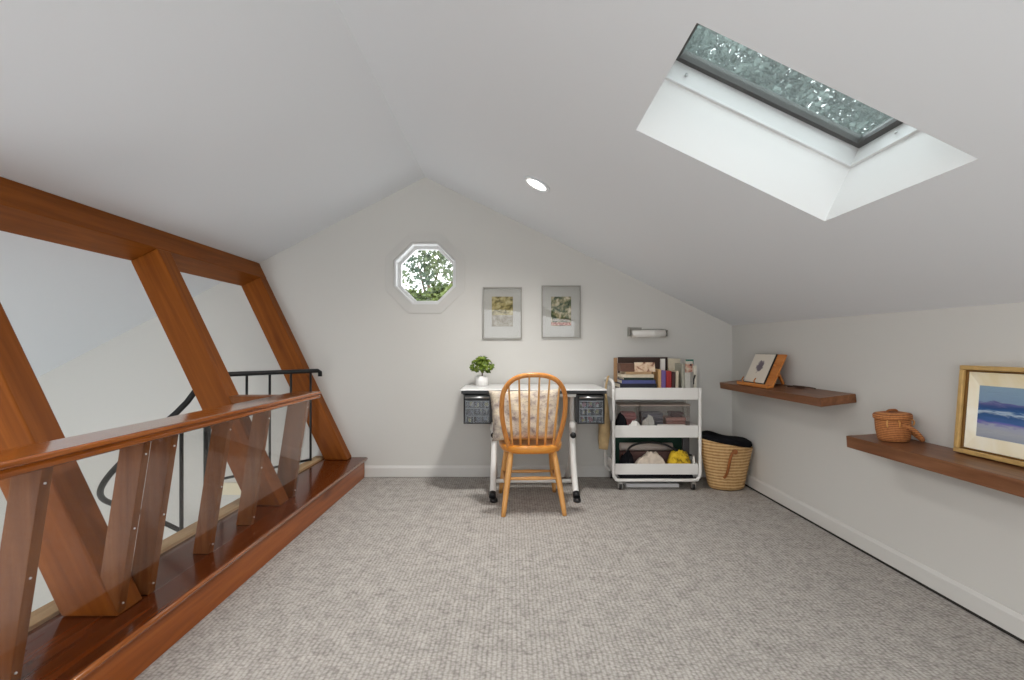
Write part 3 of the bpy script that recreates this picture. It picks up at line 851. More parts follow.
# rear boards
def slab(name, label, cat, u0, u1, y, v0, zb, d, mat, lean=0.0, bev=.001):
    x0, x1 = ux(u0, y), ux(u1, y); zt = vz(v0, y)
    o = obj(name, bx(-(x1-x0)/2, (x1-x0)/2, 0, d, 0, zt-zb), mat, None, bev, loc=((x0+x1)/2, y, zb), rot=(0, lean, 0))
    return tag(o, label, cat)
slab('art_portfolio', 'dark brown board portfolio standing behind the stacked books on the cart', 'portfolio', 618.2, 667.5, 3.815, 357.2, F1, .016, plain('dark_brown_board', srgb(64, 46, 38), .7, noise=.1))
slab('cardboard_sheet', 'tan cardboard sheet standing at the left rear of the top tray', 'cardboard', 613.9, 617.4, 3.79, 357.8, F1, .012, plain('tan_card', srgb(170, 134, 98), .85, noise=.08))
# stack
yS = CY0+.02
zS = F1
stack = [
 (617, 658, .080, (104, 88, 76), 'brown boxed book at the bottom of the stack on the cart', 0.0),
 (620, 657, .032, (22, 22, 40), 'black-navy book in the stack, second from the bottom', .02),
 (622, 655.5, .026, (72, 78, 132), 'blue book lying in the stack on the cart', -.02),
 (624, 654, .018, (26, 46, 36), 'dark green book under the cream bundle in the stack', .015),
 (622, 654, .024, (206, 194, 172), 'cream book in the upper half of the stack', -.03),
 (626, 652, .018, (178, 146, 108), 'tan notebook near the top of the stack', .03)]
for (u0, u1, t, col, lab, rz) in stack:
    y = yS; x0, x1 = ux(u0, y), ux(u1, y)
    book('book', lab, ((x0+x1)/2, y+.004, zS), t, .19, x1-x0, col, True, rz, 'books stacked flat on the top tray')
    zS += t+.0004
x0, x1 = ux(619.5, 3.63), ux(633.5, 3.63)
bo = obj('wooden_box', bx(-(x1-x0)/2, (x1-x0)/2, 0, .10, 0, .062), plain('dark_box', srgb(98, 66, 50), .6, noise=.15), None, .002, loc=((x0+x1)/2, 3.60, zS))
tag(bo, 'dark brown box on top of the book stack', 'box')
card = patchwork('printed_card', [(0.35, srgb(120, 70, 54)), (0.46, srgb(206, 176, 148)), (0.6, srgb(222, 204, 178))], (22, 22, 22), .8)
x0, x1 = ux(634.5, 3.60), ux(655, 3.60)
cd = obj('greeting_card', bx(-(x1-x0)/2, (x1-x0)/2, 0, .004, 0, .072), card, None, .0005, loc=((x0+x1)/2, 3.59, zS), rot=(-.25, 0.0, 0))
tag(cd, 'cream card with a brown motif leaning on the book stack', 'card')
# upright books: u0,u1,v_top,y,colour,label
ups = [
 (658.4, 661.2, 369.5, 3.585, (206, 166, 112), 'narrow orange-tan book left of the purple book'),
 (661.6, 665.8, 370.5, 3.575, (112, 88, 150), 'purple spined book standing on the cart'),
 (666.3, 671.4, 371.0, 3.575, (156, 34, 34), 'red book standing on the cart'),
 (671.8, 675.4, 372.0, 3.575, (58, 28, 26), 'dark maroon book right of the red book'),
 (675.8, 678.6, 371.0, 3.575, (204, 190, 166), 'thin cream book right of the maroon book'),
 (681.6, 684.2, 363.8, 3.59, (166, 164, 150), 'tall thin grey book in the upright row'),
 (685.2, 690.6, 372.5, 3.571, (188, 186, 178), 'pale grey book below the pink photo card'),
 (691.0, 693.2, 372.0, 3.575, (150, 148, 142), 'thin mid grey book near the right end of the row'),
 (693.5, 696.6, 365.5, 3.59, (214, 208, 194), 'white book at the right end of the row')]
for (u0, u1, v, y, col, lab) in ups:
    x0, x1 = ux(u0, y), ux(u1, y)
    book('book', lab, ((x0+x1)/2, y, F1), x1-x0, .15 if u0 < 685 else .03, vz(v, y)-F1, col, False, 0, 'books standing upright on the top tray')
slab('photo_album', 'tall cream album standing behind the red and maroon books', 'album', 668.5, 680.3, 3.74, 358.6, F1, .022, plain('cream_album', srgb(204, 194, 172), .8, noise=.05))
slab('white_carton', 'white slim carton rising behind the purple book', 'carton', 661.2, 665.2, 3.735, 358.8, F1, .03, 'paper')
slab('file_folder', 'white folder with a teal top edge at the right rear of the tray', 'folder', 685.5, 692.8, 3.624, 361.2, F1, .012, plain('white_folder', srgb(206, 204, 194), .8))
slab('teal_folder', 'teal folder edge standing behind the white folder', 'folder', 686.0, 693.6, 3.640, 359.4, F1, .008, plain('teal_card', srgb(44, 112, 98), .6))
pcard = patchwork('photo_card', [(0.36, srgb(40, 36, 34)), (0.45, srgb(196, 140, 122)), (0.6, srgb(210, 198, 176))], (26, 26, 26), .7)
slab('photo_card', 'small pink and black photo card above the pale grey book', 'card', 685.2, 693.4, 3.612, 363.8, F1, .004, pcard)
sl = bmesh.new()
add_tube(sl, spline([(ux(695.3, 3.57), 3.60, F1), (ux(695.5, 3.57), 3.60, .75), (ux(694.5, 3.57), 3.59, .80), (ux(696.2, 3.57), 3.59, .845)], 5), .006, n=8)
tag(obj('cable', sl, 'black_plastic'), 'short black cable end at the right edge of the top tray', 'cable')

# --- middle tray
F2 = .385+.0045
def bin_(u0, u1, v0, y, d, label):
    x0, x1 = ux(u0, y), ux(u1, y); zt = vz(v0, y)
    t = thing('storage_bin', label, 'bin', ((x0+x1)/2, y, F2), 0, 'clear bins on the middle tray')
    w, h = (x1-x0)/2, zt-F2-.012
    bm = bmesh.new()
    add_box(bm, -w, w, 0, .003, 0, h); add_box(bm, -w, w, d-.003, d, 0, h)
    add_box(bm, -w, -w+.003, .003, d-.003, 0, h); add_box(bm, w-.003, w, .003, d-.003, 0, h); add_box(bm, -w+.003, w-.003, .003, d-.003, 0, .003)
    obj('body', bm, 'bin', t)
    obj('lid', bx(-w-.004, w+.004, -.004, d+.004, h+.0005, h+.012), M['lid'], t, .003)
    return (x0+x1)/2, w
M['lid'] = plain('translucent_lid', srgb(178, 164, 152), .35)
bc1 = bin_(620.0, 639.0, 404.6, 3.66, .16, 'small clear bin holding pink cloth at the left of the middle tray')
bc2 = bin_(641.0, 690.0, 404.6, 3.66, .16, 'long clear bin of mixed craft cloth on the middle tray')
def lump(name, label, cat, c, r, mat, seed, amp=.2, kind=None, flatbase=True, sub=3, freq=3.0):
    from mathutils import noise as mn
    bm = bmesh.new(); bmesh.ops.create_icosphere(bm, subdivisions=sub, radius=1)
    for v in bm.verts:
        n = mn.noise(v.co*freq+Vector((seed*3.1, seed*1.7, 0)))*amp+mn.noise(v.co*freq*2.7+Vector((0, seed, 0)))*amp*.5
        p = v.co*(1+n); z = p.z*r[2]
        if flatbase: z = max(z, -r[2]*.85)
        v.co = (p.x*r[0], p.y*r[1], z)
    for f in bm.faces: f.smooth = True
    o = obj(name, bm, mat, None, loc=(c[0], c[1], c[2]+(r[2]*.85 if flatbase else 0)))
    return tag(o, label, cat, None, kind)
def heap(name, label, cat, c, w, d, h, mat, seed, amp=.5, freq=5.0, power=3.0, n=34):
    from mathutils import noise as mn
    bm = bmesh.new(); g = []
    for j in range(n+1):
        row = []
        for i in range(n+1):
            u, v = -1+2*i/n, -1+2*j/n
            e = max(0, (1-abs(u)**power))*max(0, (1-abs(v)**power))
            p = Vector((u*w*freq/.1*.5, v*d*freq/.1*.5, seed*2.3))
            r1 = 1-abs(mn.noise(p*.45))*1.8; r2 = 1-abs(mn.noise(p*1.1+Vector((4, 1, 0))))*1.8
            z = h*(e**.5)*((1-amp)+amp*(.68*r1+.32*r2))
            row.append(bm.verts.new((u*w/2+.006*mn.noise(p*.8), v*d/2+.006*mn.noise(p*.8+Vector((9, 0, 0))), max(z, 0))))
        g.append(row)
    for j in range(n):
        for i in range(n):
            f = bm.faces.new((g[j][i], g[j][i+1], g[j+1][i+1], g[j+1][i])); f.smooth = True
    rim = [g[0][i] for i in range(n+1)]+[g[j][n] for j in range(1, n+1)]+[g[n][i] for i in range(n-1, -1, -1)]+[g[j][0] for j in range(n-1, 0, -1)]
    lo = [bm.verts.new((v.co.x, v.co.y, -.0005)) for v in rim]; m = len(rim)
    for k in range(m): bm.faces.new((rim[k], lo[k], lo[(k+1) % m], rim[(k+1) % m]))
    bm.faces.new(lo)
    return tag(obj(name, bm, mat, None, loc=(c[0], c[1], c[2]+.001)), label, cat)
def folded(name, label, cat, c, w, d, layers, t, mat, seed):
    rnd = random.Random(seed); bm = bmesh.new()
    for k in range(layers):
        x0 = -w/2+rnd.uniform(0, .012); x1 = w/2-rnd.uniform(0, .012); y0 = -d/2+rnd.uniform(0, .01); z = k*t
        pr = [(y0+t/2*(1-math.cos(a)), z+t/2+(t/2-.0004)*math.sin(a)) for a in [PI/2+PI*q/8 for q in range(9)]]
        pr = [(y0+t/2-abs(t/2)*math.cos(b_), z+t/2+(t/2-.0004)*math.sin(b_)) for b_ in [PI/2-PI*q/8 for q in range(9)]]
        add_prism(bm, [(x0, y, zz) for y, zz in pr]+[(x0, d/2, z+.0004), (x0, d/2, z+t-.0004)], (x1-x0, 0, 0))
    return tag(obj(name, bm, mat, None, .002, loc=c), label, cat)
folded('pink_cloth', 'folded pink cloth inside the small clear bin', 'cloth', (bc1[0], 3.735, F2+.0045), .115, .12, 6, .026, plain('pink_fabric', srgb(176, 104, 108), .9, noise=.12), 1)
folded('grey_cloth', 'grey-blue cloth in the left half of the long clear bin', 'cloth', (bc2[0]-.088, 3.735, F2+.0045), .165, .12, 5, .031, plain('grey_fabric', srgb(96, 96, 112), .9, noise=.15), 2)
folded('rose_cloth', 'rose coloured cloth in the right half of the long clear bin', 'cloth', (bc2[0]+.088, 3.735, F2+.0045), .165, .12, 4, .030, plain('rose_fabric', srgb(182, 130, 122), .9, noise=.15), 4)
folded('dark_cloth', 'dark plum cloth on the rose cloth in the long clear bin', 'cloth', (bc2[0]+.10, 3.735, F2+.1255), .10, .10, 2, .018, plain('plum_fabric', srgb(82, 40, 50), .9), 6)
heap('black_pouch', 'black pouch at the left front of the middle tray', 'pouch', (ux(621.3, 3.6), 3.605, F2), .098, .08, .175, 'black_cloth', 3, .35, 4)
heap('paper_scrap', 'crumpled white paper beside the black pouch', 'paper', (ux(634.5, 3.6), 3.60, F2), .10, .07, .118, 'paper', 5, .35, 4)
cb_ = clear('clear_bag', (.9, .9, .88, 1), .35, (.8, .78, .72, 1), 1.4, .1)
heap('plastic_bag', 'crumpled clear plastic bag in front of the long bin', 'bag', (ux(648.5, 3.6), 3.605, F2), .10, .07, .165, cb_, 8, .35, 4)
fl = obj('paper_stack', bx(-.10, .10, 0, .05, 0, .082), 'paper', None, .002, loc=(ux(672, 3.59), 3.575, F2)); tag(fl, 'flat white paper pile in front of the long clear bin', 'paper')

# --- bottom tray
F3 = .112+.0045
slab('green_mat', 'dark green cutting mat standing at the back of the bottom tray', 'mat', 615.5, 682, 3.82, 436.5, F3, .006, plain('green_mat', srgb(20, 62, 48), .7))
slab('grey_board', 'dark grey board standing right of the green mat', 'board', 682.5, 689.5, 3.70, 437.5, F3, .01, plain('grey_board', srgb(74, 72, 74), .7))
pr = obj('paper_tube', tube([(ux(620.5, 3.72), 3.735, vz(446.5, 3.735)), (ux(672.5, 3.72), 3.735, vz(446.5, 3.735))], .030, n=20), plain('pink_white_roll', srgb(196, 184, 176), .8), None)
tag(pr, 'pale paper roll lying across the bottom tray', 'paper roll')
sb = obj('storage_box', bx(ux(622, 3.69), ux(672, 3.69), 3.69, 3.78, F3, vz(446.5, 3.735)-.0305), plain('brown_box', srgb(92, 66, 62), .8, noise=.2), None, .002); tag(sb, 'dull brown box under the pale paper roll on the bottom tray', 'box')
cbl = spline([(ux(626, 3.6), 3.61, vz(462, 3.6)), (ux(628.5, 3.6), 3.61, vz(450, 3.6)), (ux(636, 3.6), 3.62, vz(445, 3.6)), (ux(650, 3.6), 3.63, vz(443.2, 3.6)), (ux(665, 3.6), 3.63, vz(445, 3.6)), (ux(674, 3.6), 3.62, vz(449, 3.6)), (ux(684, 3.6), 3.61, vz(453.5, 3.6)), (ux(692, 3.6), 3.61, vz(455.5, 3.6))], 6)
tag(obj('power_cable', tube(cbl, .0085, n=10), 'black_plastic'), 'thick black cable looping over the bottom tray', 'cable')
heap('black_bag', 'black cloth bag at the left of the bottom tray', 'bag', (ux(626.5, 3.59), 3.60, F3), .11, .08, .175, 'black_cloth', 12, .4, 5)
heap('cream_cloth', 'crumpled cream cloth in the middle of the bottom tray', 'cloth', (ux(650.8, 3.6), 3.615, F3), .240, .10, .160, plain('cream_fabric', srgb(206, 192, 176), .95, noise=.12), 13, .38, 3.2)
ylm = patchwork('yellow_print', [(0.35, srgb(90, 78, 20)), (0.46, srgb(196, 158, 24)), (0.6, srgb(226, 190, 48))], (30, 30, 30), .9)
heap('yellow_cloth', 'yellow patterned cloth at the right of the bottom tray', 'cloth', (ux(679.6, 3.6), 3.612, F3), .172, .10, .180, ylm, 15, .32, 3.5)
lump('white_pouch', 'small white pouch at the right end of the bottom tray', 'pouch', (ux(694.6, 3.57), 3.585, F3), (.010, .018, .068), 'paper', 17, .15)
kc = obj('added_dark_panel', bx(-.27, .27, -.15, .13, 0, .024), 'black_cloth', None, .004, loc=(cx, cyc, .0845)); tag(kc, 'added flat black panel below the bottom tray of the cart', 'case')  # black panel added to darken the space under the tray
wb = obj('flat_carton', bx(ux(627.5, 3.565), ux(681, 3.565), 3.605, 3.78, .001, .030), 'white_trim', None, .003)
tag(wb, 'flat white carton lying on the carpet under the cart', 'carton')
# tan bag hanging on the cart's left side
bm = bmesh.new(); nu, nv = 16, 14; gg = []
for j in range(nv+1):
    v = j/nv; row = []
    z = .70-.42*v
    for i in range(nu):
        a = 2*PI*i/nu
        wx = .010+.042*math.sin(PI*min(1, .06+v*.74))**.7+.006*math.sin(3*a+5*v)
        wy = .03+.055*math.sin(PI*min(1, .12+v*.85))**.6
        row.append(bm.verts.new((.700-.004*v+wx*math.cos(a)*.8, 3.66+wy*math.sin(a)+.012*math.sin(6*v+2*a), z)))
    gg.append(row)
for j in range(nv):
    for i in range(nu):
        f = bm.faces.new((gg[j][i], gg[j][(i+1) % nu], gg[j+1][(i+1) % nu], gg[j+1][i])); f.smooth = True
bm.faces.new(gg[0]); bm.faces.new(gg[-1][::-1])
tbg = thing('tote_bag', 'tan cloth tote bag hanging on the left side of the cart', 'bag', (0, 0, 0))
tm = plain('tan_canvas', srgb(190, 164, 122), .95, noise=.15, nscale=18)
obj('bag_body', bm, tm, tbg)
obj('strap', tube(spline([(.705, 3.64, .672), (.715, 3.645, .75), (.728, 3.65, .822), (.738, 3.66, .830), (.730, 3.675, .822), (.716, 3.685, .75), (.706, 3.69, .672)], 5), .0055, n=8), tm, tbg)

# ------------------------------------------------------------------ straw basket in the corner
bk_ = thing('straw_basket', 'woven straw basket with black lining in the corner beside the cart', 'basket', (1.590, 3.590, 0))
bm = bmesh.new(); nb = 40; prof = []
def bring(t, inset=0.0):
    a = .126+(.196-.126)*t-inset; b2 = .088+(.150-.088)*t-inset
    cxo = .008*(1-t)
    out = []
    for k in range(nb):
        an = 2*PI*k/nb
        x = cxo+a*math.cos(an); y = b2*math.sin(an)
        z = t*(.345-.17*(a*math.cos(an))*t)
        out.append((x, y, z))
    return out
rings = [bring(0, .10)]+[bring(0, .02)]+[bring(t/10, 0) for t in range(0, 11)]
rings[2] = [(x, y, .016) for x, y, z in bring(.03)]
rings += [bring(1, .012), [(x, y, z-.05) for x, y, z in bring(.9, .012)]]
vv = [[bm.verts.new(p) for p in r] for r in rings]
bm.faces.new(vv[0])
for a, b2 in zip(vv, vv[1:]):
    for k in range(nb):
        f = bm.faces.new((a[k], a[(k+1) % nb], b2[(k+1) % nb], b2[k])); f.smooth = True
obj('basket_body', bm, 'straw', bk_)
bm = bmesh.new(); rings = []
for (t, ins, dz) in ((.93, .016, 0), (1.0, .013, .004), (1.0, .004, .016), (1.0, .010, .034), (1.0, .035, .046), (1.0, .08, .040), (1.0, .12, .022)):
    rings.append([bm.verts.new((x, y, z+dz+(.008*math.sin(3*math.atan2(y, x)+1) if dz > .01 else 0))) for x, y, z in bring(t, ins)])
for a, b2 in zip(rings, rings[1:]):
    for k in range(nb):
        f = bm.faces.new((a[k], a[(k+1) % nb], b2[(k+1) % nb], b2[k])); f.smooth = True
bm.faces.new(rings[-1])
obj('lining', bm, 'black_cloth', bk_)
def bsurf(u, z, off=.008):
    # point on the camera side of the basket
    t = z/.345; a = .126+(.196-.126)*t; b2 = .088+(.150-.088)*t
    x = u; q = max(-1, min(1, (x-.008*(1-t))/a))
    return (x, -b2*math.sqrt(1-q*q)-off, z)
hp_ = spline([bsurf(.0, .300), bsurf(-.018, .285, .012), bsurf(-.028, .24, .014), bsurf(-.033, .18, .012), bsurf(-.042, .13, .010), bsurf(-.055, .105, .010)], 6)
obj('handle', tube(hp_, .0095, n=10), 'leather', bk_)
kb = Vector(bsurf(.006, .302, .006))
obj('handle_knot', lathe([(0, -.020), (.016, -.014), (.020, 0), (.016, .014), (0, .020)], n=16), 'leather', bk_, loc=kb)

# ------------------------------------------------------------------ shelves on the right wall
RZ = 0.018
def shelf(yn, yfar, ztop, th, label, tilt):
    # local frame: y along the wall, x into the room is negative, origin at the wall
    o = obj('floating_shelf', bx(-.200, -.0065, -(yfar-yn)/2, (yfar-yn)/2, -th, 0), 'shelf', None, .003, loc=(xw((yn+yfar)/2), (yn+yfar)/2, ztop), rot=(0, -tilt, RZ))
    return tag(o, label, 'shelf', 'wooden floating shelves on the right wall')
shelf(2.522, 3.690, .807, .047, 'far floating walnut shelf holding the wooden stand', .12)
shelf(1.16, 2.328, .635, .056, 'near floating walnut shelf holding the lidded basket and gilt painting', .06)

# book stand
bs = thing('book_stand', 'orange wooden tabletop easel stand on the far shelf', 'stand', (1.652, 3.255, .7905), RZ)
bs.rotation_euler = (0, -.12, RZ)
th = math.atan2(.095, .205)+.10
sp = obj('back_board', bx(0, .012, -.185, .185, .008, .235), 'stand_wood', bs, .003, rot=(0, th, 0))
obj('ledge', bx(-.034, .010, -.195, .195, 0.0, .014), 'stand_wood', bs, .003)
obj('front_lip', bx(-.036, -.028, -.195, .195, .002, .024), 'stand_wood', bs, .002)
for yy in (.10, -.06):
    obj('page_peg', tube([(-.032, yy, .02), (-.038, yy+.01, .040), (-.022, yy+.012, .058)], .004, n=8), 'stand_wood', bs)
for yy in (-.12, .12):
    bar('rear_strut', (.075, yy, .14), (.115, yy, .006), .012, .02, (1, 0, 0), 'stand_wood', bs, .002)
# print on the stand
pr = thing('framed_print', 'white print with a dark round sketch standing on the wooden stand', 'print', (1.652, 3.255, .7905), RZ)
pr.rotation_euler = (0, th-.12, RZ)
obj('backing', bx(-.009, -.001, -.098, .165, .016, .232), 'black_plastic', pr, .001)
skm, nt, b = new_mat('sketch_print')
tc = N(nt, 'ShaderNodeTexCoord')
mp = N(nt, 'ShaderNodeMapping'); mp.inputs['Location'].default_value = (0, -.034, -.138); nt.links.new(tc.outputs['Object'], mp.inputs[0])
vl = N(nt, 'ShaderNodeVectorMath', operation='LENGTH'); nt.links.new(mp.outputs[0], vl.inputs[0])
n1 = N(nt, 'ShaderNodeTexNoise'); n1.inputs['Scale'].default_value = 55; n1.inputs['Detail'].default_value = 3; nt.links.new(tc.outputs['Object'], n1.inputs['Vector'])
ma = N(nt, 'ShaderNodeMath', operation='MULTIPLY_ADD'); ma.inputs[1].default_value = .05; nt.links.new(n1.outputs['Fac'], ma.inputs[0]); nt.links.new(vl.outputs['Value'], ma.inputs[2])
rr = ramp(nt, [(0.0, srgb(96, 86, 94)), (0.060, srgb(110, 100, 108)), (0.072, srgb(222, 214, 200))]); nt.links.new(ma.outputs[0], rr.inputs[0])
nt.links.new(rr.outputs[0], b.inputs['Base Color']); b.inputs['Roughness'].default_value = .8
obj('sheet', bx(-.0115, -.0095, -.092, .160, .020, .228), skm, pr)
# cord behind the stand
cp_ = [(1.735, 3.03, 0.8053), (1.76, 2.98, 0.8093), (1.775, 2.93, 0.8101), (1.755, 2.89, 0.8077), (1.735, 2.93, 0.8073), (1.75, 2.99, 0.8111), (1.775, 2.86, 0.8101), (1.765, 2.80, 0.8089)]
tag(obj('coiled_cord', tube(spline(cp_, 8), .004, n=8), plain('brown_cord', srgb(70, 44, 30), .6)), 'dark cord lying in loops behind the stand on the far shelf', 'cord')

# lidded basket
lb = thing('lidded_basket', 'small round lidded wicker basket on the near shelf', 'basket', (1.722, 2.170, .6310))
lb.rotation_euler = (0, -.06, 0)
lb.scale = (.86, .86, .97)
obj('basket_body', lathe([(0, 0), (.064, 0), (.069, .006), (.076, .050), (.077, .098), (.073, .100), (.070, .092), (0, .090)], n=44), 'wicker', lb)
lid = obj('lid', lathe([(.080, .101), (.084, .104), (.084, .118), (.080, .124), (.050, .130), (.020, .132), (0, .132), ], n=44), 'wicker', lb)
obj('lid_knob', tube(spline([(-.03, 0, .130), (-.018, 0, .139), (.018, 0, .139), (.03, 0, .130)], 5), .005, n=8, sx=1.0), 'leather', lid)
hs_ = spline([(-.02, -.082, .085), (.025, -.098, .062), (.050, -.112, .030), (.070, -.100, .010), (.084, -.060, .014), (.082, -.01, .04), (.078, .02, .085)], 8)
obj('swing_handle', tube(hs_, .0055, n=10, sx=1.6), 'wicker', lb)
for a in (-1.9, -2.5, -.6):
    obj('hinge_loop', tube(spline([(.078*math.cos(a), .078*math.sin(a), .100), (.088*math.cos(a), .088*math.sin(a), .088), (.083*math.cos(a), .083*math.sin(a), .070)], 4), .004, n=8), 'oak_z', lb)

# gilt painting leaning on the wall
ga = .080
gp = thing('framed_painting', 'gilt framed beach painting leaning on the wall at the right', 'painting', (1.780, 1.682, .6345), RZ)
gp.rotation_euler = (0, ga, RZ)
w, h = .233, .343
def frame_ring(x0, x1, yo, zo0, zo1, t):
    bm = bmesh.new()
    add_box(bm, x0, x1, -yo, yo, zo0, zo0+t); add_box(bm, x0, x1, -yo, yo, zo1-t, zo1)
    add_box(bm, x0, x1, -yo, -yo+t, zo0+t, zo1-t); add_box(bm, x0, x1, yo-t, yo, zo0+t, zo1-t)
    return bm
obj('frame', frame_ring(-.022, .016, w, 0, h, .017), 'gold', gp, .003)
obj('frame_step', frame_ring(-.010, .014, w-.0175, .0175, h-.0175, .006), plain('bronze_gilt', srgb(120, 86, 40), .4, .6), gp, .001)
lb_ = bmesh.new()
yo, z0, z1, t, ty = w-.024, .024, h-.024, .050, .034
O = [(-.002, -yo, z0), (-.002, yo, z0), (-.002, yo, z1), (-.002, -yo, z1)]
I = [(.008, -yo+ty, z0+t), (.008, yo-ty, z0+t), (.008, yo-ty, z1-t), (.008, -yo+ty, z1-t)]
vo_ = [lb_.verts.new(p) for p in O]; vi_ = [lb_.verts.new(p) for p in I]; vb = [lb_.verts.new((.012, p[1], p[2])) for p in O]; vbi = [lb_.verts.new((.012, p[1], p[2])) for p in I]
for i in range(4):
    j = (i+1) % 4
    lb_.faces.new((vo_[i], vo_[j], vi_[j], vi_[i])); lb_.faces.new((vb[i], vb[j], vo_[j], vo_[i])); lb_.faces.new((vi_[i], vi_[j], vbi[j], vbi[i])); lb_.faces.new((vbi[i], vbi[j], vb[j], vb[i]))
obj('liner', lb_, 'liner', gp)
# painted sea: bands by height, broken by brushy noise
sm, nt, b = new_mat('beach_painting')
tc = N(nt, 'ShaderNodeTexCoord'); sx_ = N(nt, 'ShaderNodeSeparateXYZ'); nt.links.new(tc.outputs['Object'], sx_.inputs[0])
mp = N(nt, 'ShaderNodeMapping'); mp.inputs['Scale'].default_value = (10, 15, 80); nt.links.new(tc.outputs['Object'], mp.inputs[0])
n1 = N(nt, 'ShaderNodeTexNoise'); n1.inputs['Scale'].default_value = 1.0; n1.inputs['Detail'].default_value = 4; n1.inputs['Distortion'].default_value = .8; nt.links.new(mp.outputs[0], n1.inputs['Vector'])
ma = N(nt, 'ShaderNodeMath', operation='MULTIPLY_ADD'); ma.inputs[1].default_value = .032
nt.links.new(n1.outputs['Fac'], ma.inputs[0]); nt.links.new(sx_.outputs['Z'], ma.inputs[2])
sl_ = N(nt, 'ShaderNodeMapRange'); sl_.inputs['From Min'].default_value = .073+.016; sl_.inputs['From Max'].default_value = .277+.016
nt.links.new(ma.outputs[0], sl_.inputs['Value'])
rr = ramp(nt, [(0.0, srgb(150, 158, 174)), (0.14, srgb(168, 172, 180)), (0.24, srgb(160, 166, 186)), (0.29, srgb(112, 108, 178)), (0.33, srgb(58, 98, 158)), (0.43, srgb(40, 84, 136)), (0.48, srgb(176, 196, 214)), (0.52, srgb(44, 96, 150)), (0.58, srgb(36, 74, 132)), (0.65, srgb(96, 98, 150)), (0.69, srgb(126, 154, 182)), (1.0, srgb(136, 164, 186))])
nt.links.new(sl_.outputs[0], rr.inputs[0])
nt.links.new(rr.outputs[0], b.inputs['Base Color']); b.inputs['Roughness'].default_value = .5
bump(nt, b, n1.outputs['Fac'], .4, .003)
obj('canvas', bx(.0085, .0115, -yo+ty-.002, yo-ty+.002, z0+t-.002, z1-t+.002), sm, gp)

# ------------------------------------------------------------------ trees outside
def tree(name, label, base, trunk_h, clusters, n, size, mat, seed, branches):
    t = thing(name, label, 'tree', base)
    rnd = random.Random(seed)
    obj('trunk', tube(spline([(0, 0, 0), (.1, .05, trunk_h*.5), (0, 0, trunk_h)], 5), [.22-.012*i for i in range(11)], n=10), 'stem', t)
    bb_ = bmesh.new()
    for (p, q) in branches: add_tube(bb_, spline([p, tuple((a+c)/2+rnd.uniform(-.15, .15) for a, c in zip(p, q)), q], 4), [.035-.003*i for i in range(9)], n=6)
    if branches: obj('branches', bb_, 'stem', t)
    bm = bmesh.new()
    tot = sum(c[4] for c in clusters)
    for (x, y, z, r, wgt) in clusters:
        def pick():
            while True:
                v = Vector((rnd.uniform(-1, 1), rnd.uniform(-1, 1), rnd.uniform(-1, 1)))
                if v.length < 1: return (x+v.x*r, y+v.y*r, z+v.z*r*.75)
        add_leaves(bm, int(n*wgt/tot), pick, size, rnd, .4)
    obj('foliage', bm, mat, t, recalc=False)
# seen through the octagon: airy branches above a sunlit shrub
oc = []
rn = random.Random(11)
for (u, v, r) in ((420, 258, .28), (430, 252, .30), (440, 256, .25), (447, 262, .25), (425, 268, .26), (412, 276, .24), (420, 280, .22), (436, 270, .24), (450, 270, .24), (445, 250, .25), (455, 278, .2), (433, 280, .16), (408, 262, .12)):
    Y = rn.uniform(7.2, 8.2)
    oc.append((ux(u, Y)+1.3, Y-8.0, vz(v, Y)+2.6, r, r**2))
tree('tree', 'leafy tree branches outside the octagonal window', (-1.3, 8.0, -2.6), 4.0, oc, 760, .08, 'leaf_dark', 21,
     [((0, 0, 3.9), (.1, 0, 5.0)), ((0, 0, 4.0), (-.3, .1, 5.1)), ((0, 0, 4.2), (.5, -.1, 5.4)), ((0, 0, 4.4), (-.1, 0, 5.6))])
sh = []
for k in range(16):
    Y = rn.uniform(6.2, 7.2); u = 398+k*4.2; v = 306-(6 if u > 436 else 0)-rn.uniform(0, 5)+2
    sh.append((ux(u, Y)+1.0, Y-6.8, vz(v, Y)+2.6, .26, 1))
tree('shrub', 'bright green sunlit shrub along the foot of the octagonal window view', (-1.0, 6.8, -2.6), 3.4, sh, 5200, .075, 'leaf_light', 22, [])
# canopy seen through the skylight
cc = []
for k in range(60):
    Y = rn.uniform(6.0, 8.5); u = rn.uniform(640, 930); v = rn.uniform(-60, 190)
    cc.append((ux(u, Y)-5.5, Y-8.0, vz(v, Y)+2.6, .85, 1))
tree('tree', 'tall tree canopy overhead outside the skylight', (5.5, 8.0, -2.6), 7.0, cc, 64000, .082, 'leaf_sky', 23, [((0, 0, 6.9), (-1.5, -.5, 8.6)), ((0, 0, 6.9), (-.6, .4, 9.5))])

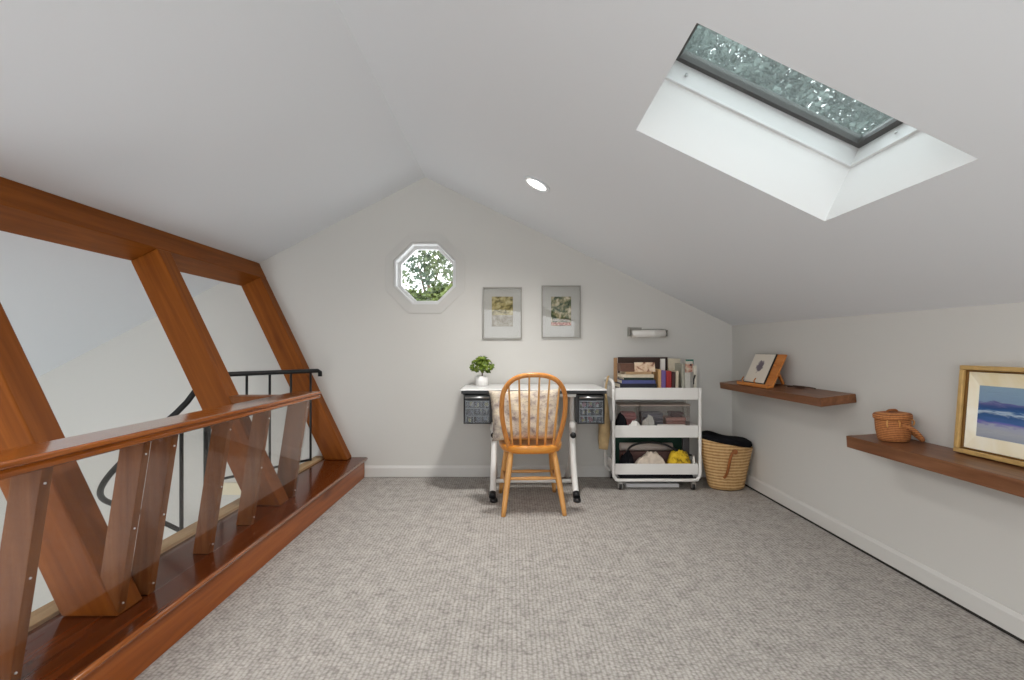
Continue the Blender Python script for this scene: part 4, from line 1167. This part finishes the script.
# ------------------------------------------------------------------ light
w = bpy.data.worlds.new('sky'); sc.world = w; w.use_nodes = True
bg = w.node_tree.nodes['Background']; bg.inputs[0].default_value = (0.96, 0.985, 1.0, 1); bg.inputs[1].default_value = 2.4
def area(name, loc, rot, size, sy, power, col=(1, .96, .9)):
    l = bpy.data.lights.new(name, 'AREA'); l.shape = 'RECTANGLE'; l.size = size; l.size_y = sy; l.energy = power; l.color = col
    o = bpy.data.objects.new(name, l); C.objects.link(o); o.location = loc; o.rotation_euler = rot
    return o
# the downlight's own lamp
sp = bpy.data.lights.new('spot_lamp', 'SPOT'); sp.energy = 72; sp.spot_size = math.radians(154); sp.spot_blend = 1.0; sp.shadow_soft_size = .08; sp.color = (1, .97, .93)
so = bpy.data.objects.new('spot_lamp', sp); C.objects.link(so); so.location = Vector(cr(lx, ly))-nrm*.03; so.rotation_euler = Vector((.24, 0, 1)).to_track_quat('Z', 'Y').to_euler()

for (lx_, ly_, pw_) in ((.15, -.45, 34), (-1.35, -.45, 62), (-1.45, .25, 62)):      # added fill spots out of view, with no fixtures
    l2 = bpy.data.lights.new('spot_lamp', 'SPOT'); l2.energy = pw_; l2.spot_size = math.radians(150); l2.spot_blend = .8; l2.shadow_soft_size = .22; l2.color = (1, .97, .93)
    q = bpy.data.objects.new('spot_lamp', l2); C.objects.link(q); q.location = (lx_, ly_, (zr(lx_) if lx_ > RIDGE_X else zl(lx_))-.05)
    q.rotation_euler = Vector((.24, 0, 1) if lx_ > RIDGE_X else (-.5176, 0, 1)).to_track_quat('Z', 'Y').to_euler()
# ------------------------------------------------------------------ camera
cam = bpy.data.cameras.new('camera'); co = bpy.data.objects.new('camera', cam); C.objects.link(co)
co.location = (0, 0, 1.046); co.rotation_euler = (PI/2, 0, 0)
cam.sensor_width = 36; cam.lens = 481/1024*36; cam.shift_y = 8/1024; cam.clip_start = .02
sc.camera = co
sc.view_settings.view_transform = 'Standard'; sc.view_settings.look = 'None'
sc.view_settings.gamma = 1; sc.view_settings.use_curve_mapping = False
sc.view_settings.exposure = 0.54
sc.cycles.max_bounces = 12; sc.cycles.diffuse_bounces = 8; sc.cycles.transparent_max_bounces = 16
